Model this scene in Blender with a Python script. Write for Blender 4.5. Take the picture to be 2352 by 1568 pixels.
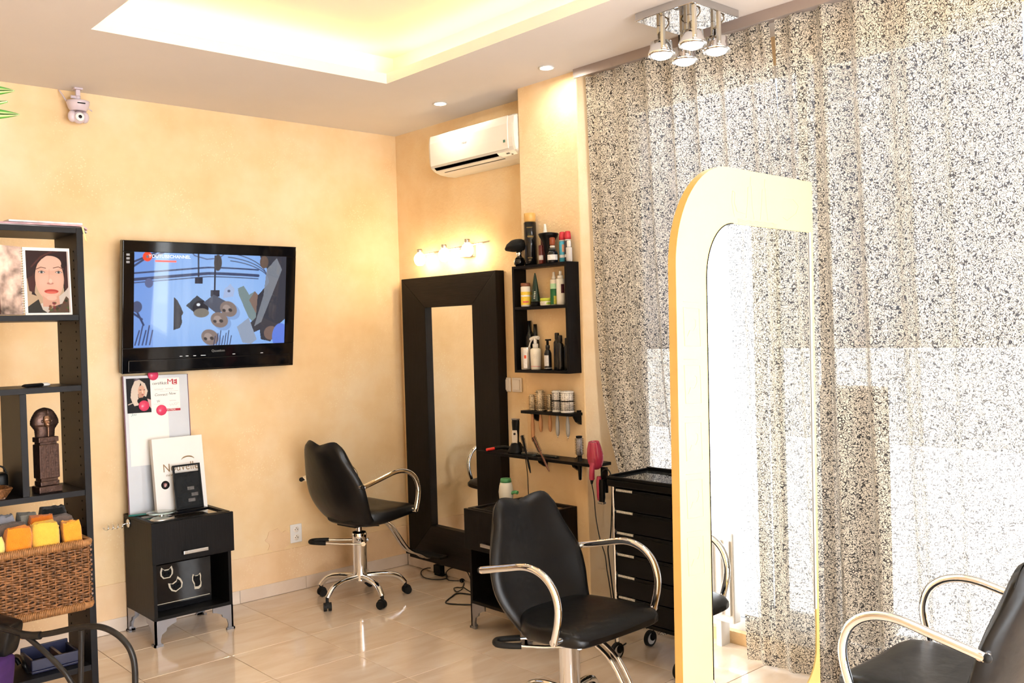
import bpy, bmesh, math, random
import numpy as np
from mathutils import Vector, Matrix, Euler

random.seed(7)
scene = bpy.context.scene
for o in list(bpy.data.objects):
    bpy.data.objects.remove(o, do_unlink=True)
C = bpy.data.collections.new('salon'); scene.collection.children.link(C)
PI = math.pi
H = 2.965            # height of the lowered ceiling, metres

# ------------------------------------------------------------------ camera
cam_data = bpy.data.cameras.new('camera'); cam = bpy.data.objects.new('camera', cam_data); C.objects.link(cam)
cam_data.sensor_width = 36.0; cam_data.lens = 36.0 * 2146.2 / 2352.0
cam_data.clip_start = 0.05; cam_data.clip_end = 200
yaw, pitch, roll = 0.73502, -0.014636, -0.02922
fw = Vector((math.cos(pitch)*math.sin(yaw), math.cos(pitch)*math.cos(yaw), math.sin(pitch)))
rt = fw.cross(Vector((0, 0, 1))).normalized(); up = rt.cross(fw)
R_ = math.cos(roll)*rt + math.sin(roll)*up; U_ = -math.sin(roll)*rt + math.cos(roll)*up
cam.matrix_world = Matrix(((R_.x, U_.x, -fw.x, -3.778), (R_.y, U_.y, -fw.y, -5.321), (R_.z, U_.z, -fw.z, 1.621), (0, 0, 0, 1)))
scene.camera = cam

# ------------------------------------------------------------------ light and exposure
scene.view_settings.view_transform = 'Standard'
scene.view_settings.look = 'None'
scene.view_settings.gamma = 1.0
scene.view_settings.use_curve_mapping = False
scene.view_settings.exposure = -0.15
cy = scene.cycles; cy.max_bounces = 6; cy.diffuse_bounces = 3; cy.glossy_bounces = 4; cy.transmission_bounces = 4; cy.transparent_max_bounces = 6
cy.use_adaptive_sampling = True; cy.adaptive_threshold = 0.10; cy.adaptive_min_samples = 12; cy.caustics_reflective = False; cy.caustics_refractive = False
w = bpy.data.worlds.new('overcast_sky'); scene.world = w; w.use_nodes = True
w.node_tree.nodes['Background'].inputs[0].default_value = (0.88, 0.94, 1.0, 1)
w.node_tree.nodes['Background'].inputs[1].default_value = 4.5
def area(name, loc, rot, sx, sy, power, col=(1, 1, 1)):
    l = bpy.data.lights.new(name, 'AREA'); l.shape = 'RECTANGLE'; l.size = sx; l.size_y = sy; l.energy = power; l.color = col
    o = bpy.data.objects.new(name, l); C.objects.link(o); o.location = loc; o.rotation_euler = rot
    return o
# daylight entering by the uncurtained shop window, and fill light from a window added behind the camera
area('window_daylight', (0.196, -4.79, 1.45), (0, PI/2, 0), 2.6, 1.32, 78, (0.95, 0.98, 1.0))
area('front_fill_light', (-2.6, -7.63, 1.5), (PI/2, 0, 0), 3.6, 2.5, 370, (0.96, 0.98, 1.0))
sun = bpy.data.lights.new('sun', 'SUN'); sun.energy = 38; sun.angle = 0.02; sun.color = (1, .98, .95)
so = bpy.data.objects.new('sun', sun); C.objects.link(so); so.rotation_euler = Vector((0.22, 0.06, -0.97)).to_track_quat('-Z', 'Y').to_euler()   # lights the street, not the room

# ------------------------------------------------------------------ materials
MATS = {}
def mat(name, col, rough=0.5, metal=0.0, spec=0.5, var=0.0, vscale=8.0, bump=0.0, bscale=60.0, trans=0.0, emit=None, estr=0.0,
        coat=0.0, stretch=None, alpha=1.0, sheen=0.0, ior=1.45):
    if name in MATS: return MATS[name]
    m = bpy.data.materials.new(name); m.use_nodes = True; nt = m.node_tree; n = nt.nodes; l = nt.links
    p = n['Principled BSDF']; c4 = tuple(col) + (1,)
    p.inputs['Base Color'].default_value = c4; p.inputs['Roughness'].default_value = rough
    p.inputs['Metallic'].default_value = metal; p.inputs['Specular IOR Level'].default_value = spec
    p.inputs['Transmission Weight'].default_value = trans; p.inputs['IOR'].default_value = ior
    p.inputs['Coat Weight'].default_value = coat; p.inputs['Alpha'].default_value = alpha
    p.inputs['Sheen Weight'].default_value = sheen
    if emit is not None:
        p.inputs['Emission Color'].default_value = tuple(emit) + (1,); p.inputs['Emission Strength'].default_value = estr
    vec = None
    if var or bump:
        tc = n.new('ShaderNodeTexCoord'); vec = tc.outputs['Object']
        if stretch:
            mp = n.new('ShaderNodeMapping'); mp.inputs['Scale'].default_value = stretch; l.new(vec, mp.inputs[0]); vec = mp.outputs[0]
    if var:
        nz = n.new('ShaderNodeTexNoise'); nz.inputs['Scale'].default_value = vscale; nz.inputs['Detail'].default_value = 3; l.new(vec, nz.inputs['Vector'])
        rp = n.new('ShaderNodeValToRGB'); l.new(nz.outputs['Fac'], rp.inputs[0])
        rp.color_ramp.elements[0].position = 0.3; rp.color_ramp.elements[1].position = 0.7
        rp.color_ramp.elements[0].color = tuple(max(0, x*(1-var)) for x in col) + (1,)
        rp.color_ramp.elements[1].color = tuple(min(1, x*(1+var)) for x in col) + (1,)
        l.new(rp.outputs[0], p.inputs['Base Color'])
    if bump:
        nb = n.new('ShaderNodeTexNoise'); nb.inputs['Scale'].default_value = bscale; nb.inputs['Detail'].default_value = 2; l.new(vec, nb.inputs['Vector'])
        b = n.new('ShaderNodeBump'); b.inputs['Strength'].default_value = bump; b.inputs['Distance'].default_value = 0.004
        l.new(nb.outputs['Fac'], b.inputs['Height']); l.new(b.outputs[0], p.inputs['Normal'])
    MATS[name] = m
    return m

def plaster(name, c0, c1, c2):
    m = bpy.data.materials.new(name); m.use_nodes = True; nt = m.node_tree; n = nt.nodes; l = nt.links; p = n['Principled BSDF']
    tc = n.new('ShaderNodeTexCoord')
    n1 = n.new('ShaderNodeTexNoise'); n1.inputs['Scale'].default_value = 1.7; n1.inputs['Detail'].default_value = 4; n1.inputs['Roughness'].default_value = 0.62; l.new(tc.outputs['Object'], n1.inputs['Vector'])
    rp = n.new('ShaderNodeValToRGB'); e = rp.color_ramp.elements
    e[0].position = 0.34; e[0].color = c0 + (1,); e[1].position = 0.66; e[1].color = c2 + (1,); k = e.new(0.5); k.color = c1 + (1,)
    l.new(n1.outputs['Fac'], rp.inputs[0])
    # pale sponge flecks
    vo = n.new('ShaderNodeTexVoronoi'); vo.inputs['Scale'].default_value = 62; l.new(tc.outputs['Object'], vo.inputs['Vector'])
    n2 = n.new('ShaderNodeTexNoise'); n2.inputs['Scale'].default_value = 3.1; n2.inputs['Detail'].default_value = 3; l.new(tc.outputs['Object'], n2.inputs['Vector'])
    g = n.new('ShaderNodeMapRange'); g.inputs[1].default_value = 0.5; g.inputs[2].default_value = 0.68; l.new(n2.outputs['Fac'], g.inputs[0])
    s = n.new('ShaderNodeMapRange'); s.inputs[1].default_value = 0.33; s.inputs[2].default_value = 0.12; l.new(vo.outputs['Distance'], s.inputs[0])
    mu = n.new('ShaderNodeMath'); mu.operation = 'MULTIPLY'; l.new(g.outputs[0], mu.inputs[0]); l.new(s.outputs[0], mu.inputs[1])
    mu2 = n.new('ShaderNodeMath'); mu2.operation = 'MULTIPLY'; mu2.inputs[1].default_value = 0.45; l.new(mu.outputs[0], mu2.inputs[0])
    mx = n.new('ShaderNodeMix'); mx.data_type = 'RGBA'; l.new(mu2.outputs[0], mx.inputs[0]); l.new(rp.outputs[0], mx.inputs[6]); mx.inputs[7].default_value = tuple(min(1, x*1.25+.05) for x in c2) + (1,)
    l.new(mx.outputs[2], p.inputs['Base Color']); p.inputs['Roughness'].default_value = 0.75; p.inputs['Specular IOR Level'].default_value = 0.25
    nb = n.new('ShaderNodeTexNoise'); nb.inputs['Scale'].default_value = 45; nb.inputs['Detail'].default_value = 3; l.new(tc.outputs['Object'], nb.inputs['Vector'])
    ad = n.new('ShaderNodeMath'); ad.operation = 'MULTIPLY_ADD'; l.new(mu.outputs[0], ad.inputs[0]); ad.inputs[1].default_value = 0.35; l.new(nb.outputs['Fac'], ad.inputs[2])
    b = n.new('ShaderNodeBump'); b.inputs['Strength'].default_value = 0.35; b.inputs['Distance'].default_value = 0.006; l.new(ad.outputs[0], b.inputs['Height']); l.new(b.outputs[0], p.inputs['Normal'])
    return m
M_WALL = plaster('ochre_plaster', (0.79, 0.54, 0.285), (0.845, 0.615, 0.355), (0.88, 0.69, 0.45))
M_PLINTH = plaster('ochre_plaster_plinth', (0.76, 0.50, 0.28), (0.83, 0.58, 0.35), (0.87, 0.65, 0.43))
M_CEIL = mat('ceiling_paint', (0.77, 0.72, 0.69), 0.8, spec=0.2, var=0.02, vscale=2)
M_COVE = mat('cove_paint', (0.86, 0.83, 0.72), 0.8, spec=0.2)
M_WHITE = mat('white_plastic', (0.82, 0.80, 0.78), 0.3, var=0.02)
M_SWITCH = mat('cream_plastic', (0.80, 0.72, 0.64), 0.35, var=0.02)
M_BLACK = mat('black_plastic', (0.004, 0.004, 0.0045), 0.34, spec=0.2, var=0.2)
M_GLOSSB = mat('black_gloss_plastic', (0.004, 0.004, 0.005), 0.06, spec=0.5)
M_WOODB = mat('black_brown_wood', (0.0055, 0.0043, 0.004), 0.45, spec=0.2, var=0.35, vscale=9, stretch=(14, 14, 0.8), bump=0.12, bscale=10)
M_WOODH = mat('black_brown_wood_cross', (0.0075, 0.0052, 0.0046), 0.45, spec=0.25, var=0.5, vscale=9, stretch=(14, 0.8, 14), bump=0.25, bscale=10)
M_SHELF = mat('charcoal_laminate', (0.0085, 0.008, 0.0095), 0.45, spec=0.2, var=0.12, vscale=20)
M_SHELFIN = mat('dark_laminate', (0.012, 0.011, 0.010), 0.5, spec=0.3, var=0.12, vscale=20)
M_LEATHER = mat('black_leatherette', (0.0048, 0.0048, 0.0052), 0.36, spec=0.36, var=0.12, vscale=5, bump=0.22, bscale=26)
M_CHROME = mat('chrome', (0.82, 0.85, 0.90), 0.06, metal=1.0)
M_SATIN = mat('satin_metal', (0.62, 0.60, 0.57), 0.3, metal=1.0)
M_GREYMET = mat('grey_metal', (0.33, 0.33, 0.36), 0.35, metal=0.85)
M_RUBBER = mat('black_rubber', (0.010, 0.010, 0.010), 0.6, spec=0.3, var=0.2)
M_MIRROR = mat('mirror_glass', (0.93, 0.94, 0.93), 0.0, metal=1.0)
M_GLASS = mat('clear_glass', (0.95, 1, 0.98), 0.0, trans=1.0, ior=1.45)
M_CORD = mat('black_cord', (0.009, 0.009, 0.009), 0.5, var=0.1)
M_GROUT = mat('tile_grout', (0.33, 0.25, 0.20), 0.85, var=0.1)
M_PAPER = mat('paper', (0.86, 0.82, 0.78), 0.6, var=0.01)
M_DARKHOLE = mat('dark_hole', (0.002, 0.002, 0.002), 0.9, spec=0.0)

def tile_mat(name, c0, c1, c2, rough):
    m = bpy.data.materials.new(name); m.use_nodes = True; nt = m.node_tree; n = nt.nodes; l = nt.links; p = n['Principled BSDF']
    tc = n.new('ShaderNodeTexCoord'); oi = n.new('ShaderNodeObjectInfo')
    add = n.new('ShaderNodeVectorMath'); add.operation = 'MULTIPLY_ADD'; l.new(oi.outputs['Random'], add.inputs[0]); add.inputs[1].default_value = (37, 51, 13); l.new(tc.outputs['Object'], add.inputs[2])
    mp = n.new('ShaderNodeMapping'); mp.inputs['Scale'].default_value = (2.2, 6.5, 3); mp.inputs['Rotation'].default_value = (0, 0, 0.5); l.new(add.outputs[0], mp.inputs[0])
    n1 = n.new('ShaderNodeTexNoise'); n1.inputs['Scale'].default_value = 1.5; n1.inputs['Detail'].default_value = 6; n1.inputs['Distortion'].default_value = 0.7; l.new(mp.outputs[0], n1.inputs['Vector'])
    rp = n.new('ShaderNodeValToRGB'); e = rp.color_ramp.elements; e[0].position = 0.3; e[0].color = c0 + (1,); e[1].position = 0.7; e[1].color = c2 + (1,); k = e.new(0.5); k.color = c1 + (1,)
    l.new(n1.outputs['Fac'], rp.inputs[0]); l.new(rp.outputs[0], p.inputs['Base Color'])
    p.inputs['Roughness'].default_value = rough; p.inputs['Specular IOR Level'].default_value = 0.6; p.inputs['Coat Weight'].default_value = 0.25; p.inputs['Coat Roughness'].default_value = 0.05
    return m
M_TILE = tile_mat('cream_marble_tile', (0.70, 0.53, 0.39), (0.77, 0.61, 0.47), (0.82, 0.69, 0.56), 0.10)
M_SKIRT = tile_mat('skirting_tile', (0.68, 0.54, 0.43), (0.74, 0.61, 0.50), (0.79, 0.67, 0.57), 0.2)

def vcol_mat(name, rough=0.5, emit=0.0, spec=0.4):
    m = bpy.data.materials.new(name); m.use_nodes = True; n = m.node_tree.nodes; l = m.node_tree.links; p = n['Principled BSDF']
    a = n.new('ShaderNodeAttribute'); a.attribute_name = 'Col'
    if emit:
        p.inputs['Base Color'].default_value = (0.01, 0.01, 0.012, 1); l.new(a.outputs['Color'], p.inputs['Emission Color']); p.inputs['Emission Strength'].default_value = emit
    else:
        l.new(a.outputs['Color'], p.inputs['Base Color'])
    p.inputs['Roughness'].default_value = rough; p.inputs['Specular IOR Level'].default_value = spec
    return m

# ------------------------------------------------------------------ geometry helpers
class G:
    """collects vertices and faces, then links them as ONE mesh object"""
    def __init__(s): s.v = []; s.f = []; s.sm = []
    def add(s, v, f, smooth=False, M=None):
        b = len(s.v)
        s.v += [tuple(M @ Vector(x)) for x in v] if M is not None else [tuple(x) for x in v]
        s.f += [tuple(b+i for i in q) for q in f]; s.sm += [smooth]*len(f); return s
    def box(s, x0, x1, y0, y1, z0, z1, M=None):
        v = [(x0,y0,z0),(x1,y0,z0),(x1,y1,z0),(x0,y1,z0),(x0,y0,z1),(x1,y0,z1),(x1,y1,z1),(x0,y1,z1)]
        return s.add(v, [(0,3,2,1),(4,5,6,7),(0,1,5,4),(1,2,6,5),(2,3,7,6),(3,0,4,7)], False, M)
    def cbox(s, x0, x1, y0, y1, z0, z1, b=0.003, M=None):
        bm = bmesh.new(); v = [bm.verts.new(p) for p in [(x0,y0,z0),(x1,y0,z0),(x1,y1,z0),(x0,y1,z0),(x0,y0,z1),(x1,y0,z1),(x1,y1,z1),(x0,y1,z1)]]
        for q in [(0,3,2,1),(4,5,6,7),(0,1,5,4),(1,2,6,5),(2,3,7,6),(3,0,4,7)]: bm.faces.new([v[i] for i in q])
        bmesh.ops.bevel(bm, geom=list(bm.edges), offset=b, segments=2, profile=0.6, affect='EDGES')
        bm.verts.index_update(); s.add([x.co[:] for x in bm.verts], [[x.index for x in f.verts] for f in bm.faces], False, M); bm.free(); return s
    def loft(s, rings, caps=True, smooth=True, closed=True, M=None):
        n = len(rings[0]); v = [p for r in rings for p in r]; f = []
        for i in range(len(rings)-1):
            for j in range(n if closed else n-1):
                f.append((i*n+j, i*n+(j+1)%n, (i+1)*n+(j+1)%n, (i+1)*n+j))
        s.add(v, f, smooth, M)
        if caps and closed:
            s.add(rings[0], [tuple(range(n))[::-1]], False, M); s.add(rings[-1], [tuple(range(n))], False, M)
        return s
    def lathe(s, prof, n=20, M=None, smooth=True, caps=True):
        rings = [[(r*math.cos(2*PI*k/n), r*math.sin(2*PI*k/n), z) for k in range(n)] for r, z in prof]
        return s.loft(rings, caps, smooth, True, M)
    def cyl(s, a, b, r, n=12, r2=None, smooth=True):
        return s.tube([a, b], r, n, radii=[r, r if r2 is None else r2], smooth=smooth)
    def tube(s, path, r, n=10, radii=None, smooth=True, caps=True, flat=1.0):
        P = [Vector(p) for p in path]; rings = []; prev = None
        for i, p in enumerate(P):
            t = (P[min(i+1, len(P)-1)] - P[max(i-1, 0)]).normalized()
            if prev is None: a = t.cross(Vector((0, 0, 1))); a = a.normalized() if a.length > 1e-3 else t.cross(Vector((1, 0, 0))).normalized()
            else: a = (prev - t*prev.dot(t)).normalized()
            prev = a; b = t.cross(a); rr = radii[i] if radii else r
            rings.append([p + rr*(math.cos(2*PI*k/n)*a + flat*math.sin(2*PI*k/n)*b) for k in range(n)])
        return s.loft(rings, caps, smooth)
    def prism(s, outline, h, M=None, smooth=False):
        """outline in the xy plane extruded from z=0 to z=h"""
        n = len(outline); b = [(x, y, 0) for x, y in outline]; t = [(x, y, h) for x, y in outline]
        s.add(b + t, [tuple(range(n))[::-1], tuple(range(n, 2*n))], False, M)
        s.add(b + t, [(i, (i+1) % n, n+(i+1) % n, n+i) for i in range(n)], smooth, M); return s
    def sphere(s, c, r, n=16, m=10, sz=1.0, M=None):
        prof = [(max(1e-4, r*math.sin(PI*i/m)), -r*sz*math.cos(PI*i/m)) for i in range(m+1)]
        T = Matrix.Translation(c); return s.lathe(prof, n, (M @ T) if M is not None else T, True, False)
    def obj(s, name, m, parent=None, loc=None, rot=None):
        me = bpy.data.meshes.new(name); me.from_pydata(s.v, [], s.f); me.update()
        me.polygons.foreach_set('use_smooth', s.sm); me.materials.append(m)
        o = bpy.data.objects.new(name, me); C.objects.link(o)
        if parent is not None: o.parent = parent
        if loc is not None: o.location = loc
        if rot is not None: o.rotation_euler = rot
        return o
def tag(o, label, cat, group=None):
    o['label'] = label; o['category'] = cat
    if group: o['group'] = group
    return o
def struct(o, label=None):
    o['kind'] = 'structure'
    if label: o['label'] = label
    return o
def under(child, parent):
    """parent a mesh that was built in world coordinates"""
    for k in ('label', 'category', 'group'):
        if k in child: del child[k]
    child.parent = parent; child.matrix_parent_inverse = Matrix.LocRotScale(parent.location, parent.rotation_euler, None).inverted(); return child
def thing(name, label, cat, loc=(0, 0, 0), rotz=0.0, group=None):
    o = bpy.data.objects.new(name, None); C.objects.link(o); o.empty_display_size = 0.05
    o.location = loc; o.rotation_euler = (0, 0, rotz); return tag(o, label, cat, group)
def mod_bevel(o, w=0.003, seg=2):
    b = o.modifiers.new('bevel', 'BEVEL'); b.width = w; b.segments = seg; b.limit_method = 'ANGLE'; b.angle_limit = 0.6; return o
def mod_sub(o, n=2):
    m = o.modifiers.new('sub', 'SUBSURF'); m.levels = n; m.render_levels = n
    for p in o.data.polygons: p.use_smooth = True
    return o
def arc(cx, cy, r, a0, a1, n=8, ry=None):
    ry = r if ry is None else ry
    return [(cx + r*math.cos(a0+(a1-a0)*i/n), cy + ry*math.sin(a0+(a1-a0)*i/n)) for i in range(n+1)]
def spline(pts, n=6):
    """Catmull-Rom through 3-D points"""
    P = [Vector(p) for p in pts]; out = []
    for i in range(len(P)-1):
        p0, p1, p2, p3 = P[max(i-1, 0)], P[i], P[i+1], P[min(i+2, len(P)-1)]
        for k in range(n):
            t = k/n; out.append(0.5*((2*p1) + (-p0+p2)*t + (2*p0-5*p1+4*p2-p3)*t*t + (-p0+3*p1-3*p2+p3)*t**3))
    out.append(P[-1]); return out
def text(name, body, size, m, parent, loc, rot, ext=0.0004, align='CENTER', shear=0.0, squash=1.0):
    cu = bpy.data.curves.new(name, 'FONT'); cu.body = body; cu.size = size; cu.extrude = ext; cu.align_x = align; cu.align_y = 'CENTER'; cu.shear = shear; cu.resolution_u = 3
    tmp = bpy.data.objects.new(name, cu); me = bpy.data.meshes.new_from_object(tmp); bpy.data.objects.remove(tmp)
    me.materials.clear(); me.materials.append(m)
    o = bpy.data.objects.new(name, me); C.objects.link(o); o.parent = parent; o.location = loc; o.rotation_euler = rot; o.scale = (squash, 1, 1); return o
# wall-facing text rotations: RB reads from -y (towards the camera from the back wall), RR reads from -x
RB = (PI/2, 0, 0); RR = (PI/2, 0, -PI/2)

class Art:
    """small painter for flat prints: a raster of linear colours, laid out as a fine mesh with one colour per face"""
    def __init__(s, nx, ny, bg): s.gain = 1.0; s.nx, s.ny = nx, ny; s.a = np.zeros((ny, nx, 3)); s.a[:] = bg; s.X, s.Y = np.meshgrid((np.arange(nx)+.5)/nx, (np.arange(ny)+.5)/ny); s.asp = ny/nx
    def put(s, m, col, al=1.0): m = np.clip(m, 0, 1)[..., None]*al; s.a = s.a*(1-m) + np.array(col)*m; return s
    def soft(s, d, k): return np.clip(0.5 - d*k, 0, 1)
    def ell(s, cx, cy, rx, ry, col, al=1.0, rot=0.0, soft=None):
        dx = s.X-cx; dy = (s.Y-cy)*s.asp; c, q = math.cos(rot), math.sin(rot); u = (dx*c+dy*q)/rx; v = (-dx*q+dy*c)/(ry*s.asp)
        d = (np.sqrt(u*u+v*v)-1)*min(rx, ry*s.asp); return s.put(s.soft(d, soft or s.nx), col, al)
    def poly(s, pts, col, al=1.0):
        ins = np.zeros_like(s.X, bool); n = len(pts)
        for i in range(n):
            (x0, y0), (x1, y1) = pts[i], pts[(i+1) % n]
            if y0 == y1: continue
            c = ((s.Y > min(y0, y1)) & (s.Y <= max(y0, y1)) & (s.X < (x1-x0)*(s.Y-y0)/(y1-y0)+x0)); ins ^= c
        return s.put(ins.astype(float), col, al)
    def line(s, pts, wd, col, al=1.0):
        d = np.full(s.X.shape, 9.)
        for (x0, y0), (x1, y1) in zip(pts[:-1], pts[1:]):
            ax, ay, bx, by = x0, y0*s.asp, x1, y1*s.asp; L = (bx-ax)**2+(by-ay)**2+1e-12
            t = np.clip(((s.X-ax)*(bx-ax)+(s.Y*s.asp-ay)*(by-ay))/L, 0, 1); d = np.minimum(d, np.hypot(s.X-ax-t*(bx-ax), s.Y*s.asp-ay-t*(by-ay)))
        return s.put(s.soft(d-wd/2, s.nx), col, al)
    def rect(s, x0, x1, y0, y1, col, al=1.0): return s.put(((s.X > x0) & (s.X < x1) & (s.Y > y0) & (s.Y < y1)).astype(float), col, al)
    def obj(s, name, W, Hh, m, parent, loc, rot):
        """printed in the local xz plane facing -y, lower left corner at the origin"""
        nx, ny = s.nx, s.ny; xs = np.linspace(0, W, nx+1); zs = np.linspace(0, Hh, ny+1)
        v = [(x, 0, z) for z in zs for x in xs]; f = [(j*(nx+1)+i, j*(nx+1)+i+1, (j+1)*(nx+1)+i+1, (j+1)*(nx+1)+i) for j in range(ny) for i in range(nx)]
        me = bpy.data.meshes.new(name); me.from_pydata(v, [], f); me.update(); me.materials.append(m)
        at = me.color_attributes.new('Col', 'FLOAT_COLOR', 'CORNER'); c = np.ones((ny*nx, 4, 4), np.float32); c[:, :, :3] = s.a.reshape(-1, 1, 3); c[:, :, :3] *= s.gain; at.data.foreach_set('color', c.ravel())
        o = bpy.data.objects.new(name, me); C.objects.link(o); o.parent = parent; o.location = loc; o.rotation_euler = rot; return o
M_PRINT = vcol_mat('colour_print', 0.45, spec=0.15); M_SCREEN = vcol_mat('tv_picture', 0.03, emit=1.1, spec=0.5); M_SCREEN.cycles.emission_sampling = 'NONE'

# ================================================================== the room
# ---- floor: grout bed with every tile in view as its own piece
X0, X1, Y0, Y1 = -5.4, 0.16, -7.6, 0.0
floor = struct(G().box(X0, X1, Y0, Y1, -0.12, -0.0035).obj('floor', M_GROUT), 'glossy cream marble tiles with thin grey joints')
TS = 0.45
def tile_piece(x0, x1, y0, y1):
    g = 0.0016; c = 0.0012; a = (x0+g, x1-g, y0+g, y1-g)
    v = [(a[0],a[2],-0.006),(a[1],a[2],-0.006),(a[1],a[3],-0.006),(a[0],a[3],-0.006),(a[0],a[2],-c),(a[1],a[2],-c),(a[1],a[3],-c),(a[0],a[3],-c),
         (a[0]+c,a[2]+c,0),(a[1]-c,a[2]+c,0),(a[1]-c,a[3]-c,0),(a[0]+c,a[3]-c,0)]
    f = [(8,9,10,11)] + [(i,(i+1)%4,4+(i+1)%4,4+i) for i in range(4)] + [(4+i,4+(i+1)%4,8+(i+1)%4,8+i) for i in range(4)]
    return v, f
tmesh = None; rest = G(); lx = -1.255; ly = -0.3906
for i in range(-10, 5):
    for j in range(-1, 17):
        x0 = lx + i*TS; x1 = x0 + TS; y1 = ly - j*TS; y0 = y1 - TS
        full = True
        if x0 < X0: x0 = X0; full = False
        if x1 > X1: x1 = X1; full = False
        if y1 > 0: y1 = 0; full = False
        if y0 < Y0: y0 = Y0; full = False
        if x1-x0 < 0.02 or y1-y0 < 0.02: continue
        v, f = tile_piece(x0, x1, y0, y1)
        if -4.6 < (y0+y1)/2 and -3.7 < (x0+x1)/2:
            if full:
                if tmesh is None:
                    v, f = tile_piece(-TS/2, TS/2, -TS/2, TS/2); t = G().add(v, f).obj('tile', M_TILE, floor, ((x0+x1)/2, (y0+y1)/2, 0)); tmesh = t.data
                else:
                    t = bpy.data.objects.new('tile', tmesh); C.objects.link(t); t.parent = floor; t.location = ((x0+x1)/2, (y0+y1)/2, 0)
            else:
                G().add(v, f).obj('tile', M_TILE, floor)
        else: rest.add(v, f)
o = rest.obj('outer_tiles', M_TILE, floor); o['kind'] = 'stuff'

# ---- walls
struct(G().box(X0-.15, 0.34, 0, 0.15, -0.12, 3.35).obj('wall_back', M_WALL), 'ochre sponge-textured plaster wall behind the television')
struct(G().box(0, 0.34, -1.446, 0, -0.12, 3.35).obj('wall_right', M_WALL), 'ochre plaster wall carrying the air conditioner')
struct(mod_bevel(G().box(-0.18, 0.34, -1.905, -1.446, -0.12, 3.35).obj('wall_column', M_WALL), 0.006), 'ochre plaster pillar beside the curtained window')
struct(G().box(X0-.15, X0, Y0, 0, -0.12, 3.35).obj('wall_left', M_WALL), 'ochre plaster wall')
g = G().box(X0, -4.45, Y0-.15, Y0, -0.12, 3.35).box(-0.75, 0.34, Y0-.15, Y0, -0.12, 3.35).box(-4.45, -0.75, Y0-.15, Y0, 2.78, 3.35).box(-4.45, -0.75, Y0-.15, Y0, -0.12, 0.2)
struct(g.obj('wall_front', M_WALL), 'unseen wall with an added window opening for fill light')
g = G().box(0.16, 0.34, -5.52, -1.905, 2.84, 3.35).box(0.16, 0.34, Y0, -5.52, -0.12, 3.35).box(0.16, 0.34, -5.52, -1.905, -0.12, 0.06)
struct(g.obj('wall_window', M_WALL), 'wall around the curtained shop window')
# plinth band of thicker plaster at the foot of the back and right walls
g = G().box(X0, -0.005, -0.007, 0, 0.075, 0.272)
struct(mod_bevel(g.obj('trim_1', M_PLINTH), 0.004), 'slightly proud rough plaster band above the skirting')
g = G().box(-0.006, 0, -1.446, -0.008, 0.075, 0.265)
struct(mod_bevel(g.obj('trim_2', M_PLINTH), 0.004), 'slightly proud plaster band behind the dark mirror')
# skirting tiles, one piece per tile
bb = struct(G().box(X0, -0.001, -0.006, 0, 0, 0.074).obj('baseboard_back', M_GROUT), 'cream tile skirting under the television wall')
x = lx + 3*TS
while x > X0:
    a, b = max(x-TS, X0)+.0012, min(x, -0.012)-.0012
    if b-a > 0.03: G().cbox(a, b, -0.012, -0.0055, 0.002, 0.08, 0.0015).obj('skirting_tile', M_SKIRT, bb)
    x -= TS
bb = struct(G().box(-0.006, 0, -1.446, -0.012, 0, 0.074).obj('baseboard_right', M_GROUT), 'cream tile skirting under the dark mirror')
y = ly + TS
while y > -1.44:
    a, b = max(y-TS, -1.444)+.0012, min(y, -0.014)-.0012
    if b-a > 0.03: G().cbox(-0.012, -0.0055, a, b, 0.002, 0.08, 0.0015).obj('skirting_tile', M_SKIRT, bb)
    y -= TS

# ---- ceiling with the lit recess
cx0, cx1, cy0, cy1 = -2.375, -0.835, -4.9, -1.112
e = 0.055
g = G().box(X0, cx0, Y0, 0, H, H+e).box(cx1, 0.34, Y0, 0, H, H+e).box(cx0, cx1, cy1, 0, H, H+e).box(cx0, cx1, Y0, cy0, H, H+e)
ceil = struct(g.obj('ceiling', M_CEIL), 'smooth white lowered ceiling with a warm lit recess')
k = 0.16; zt = H+0.20
g = G().box(cx0-k, cx1+k, cy0-k, cy1+k, zt, zt+.04)
g.box(cx0-k-.03, cx0-k, cy0-k, cy1+k, H+e, zt).box(cx1+k, cx1+k+.03, cy0-k, cy1+k, H+e, zt).box(cx0-k, cx1+k, cy1+k, cy1+k+.03, H+e, zt).box(cx0-k, cx1+k, cy0-k-.03, cy0-k, H+e, zt)
g.obj('recess_panel', M_COVE, ceil)
M_STRIP = mat('warm_light_strip', (1, .9, .6), emit=(1.0, 0.80, 0.27), estr=17.0)
for (a, b, c, d) in ((cx0-.1, cx0-.075, cy0, cy1), (cx1+.075, cx1+.1, cy0, cy1), (cx0, cx1, cy1+.075, cy1+.1), (cx0, cx1, cy0-.1, cy0-.075)):
    G().box(a, b, c, d, H+e+.003, H+e+.018).obj('light_strip', M_STRIP, ceil)

# ---- recessed downlights
M_DOWN = mat('downlight_lamp', (1, 1, 1), emit=(1.0, 0.90, 0.74), estr=380.0)
for (x, y, lab) in ((-0.331, -0.934, 'round recessed downlight above the air conditioner'), (-0.353, -1.86, 'round recessed downlight in front of the pillar')):
    t = thing('downlight', lab, 'downlight', (x, y, H), 0, 'recessed ceiling downlights')
    G().lathe([(0.030, 0.0), (0.040, -0.001), (0.043, -0.005), (0.036, -0.007), (0.030, -0.004), (0.030, 0.0)], 24).obj('ring', M_WHITE, t)
    G().lathe([(0.0001, -0.0035), (0.0295, -0.0035), (0.0295, -0.0005), (0.0001, -0.0005)], 20).obj('lamp_lens', M_DOWN, t)

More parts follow.
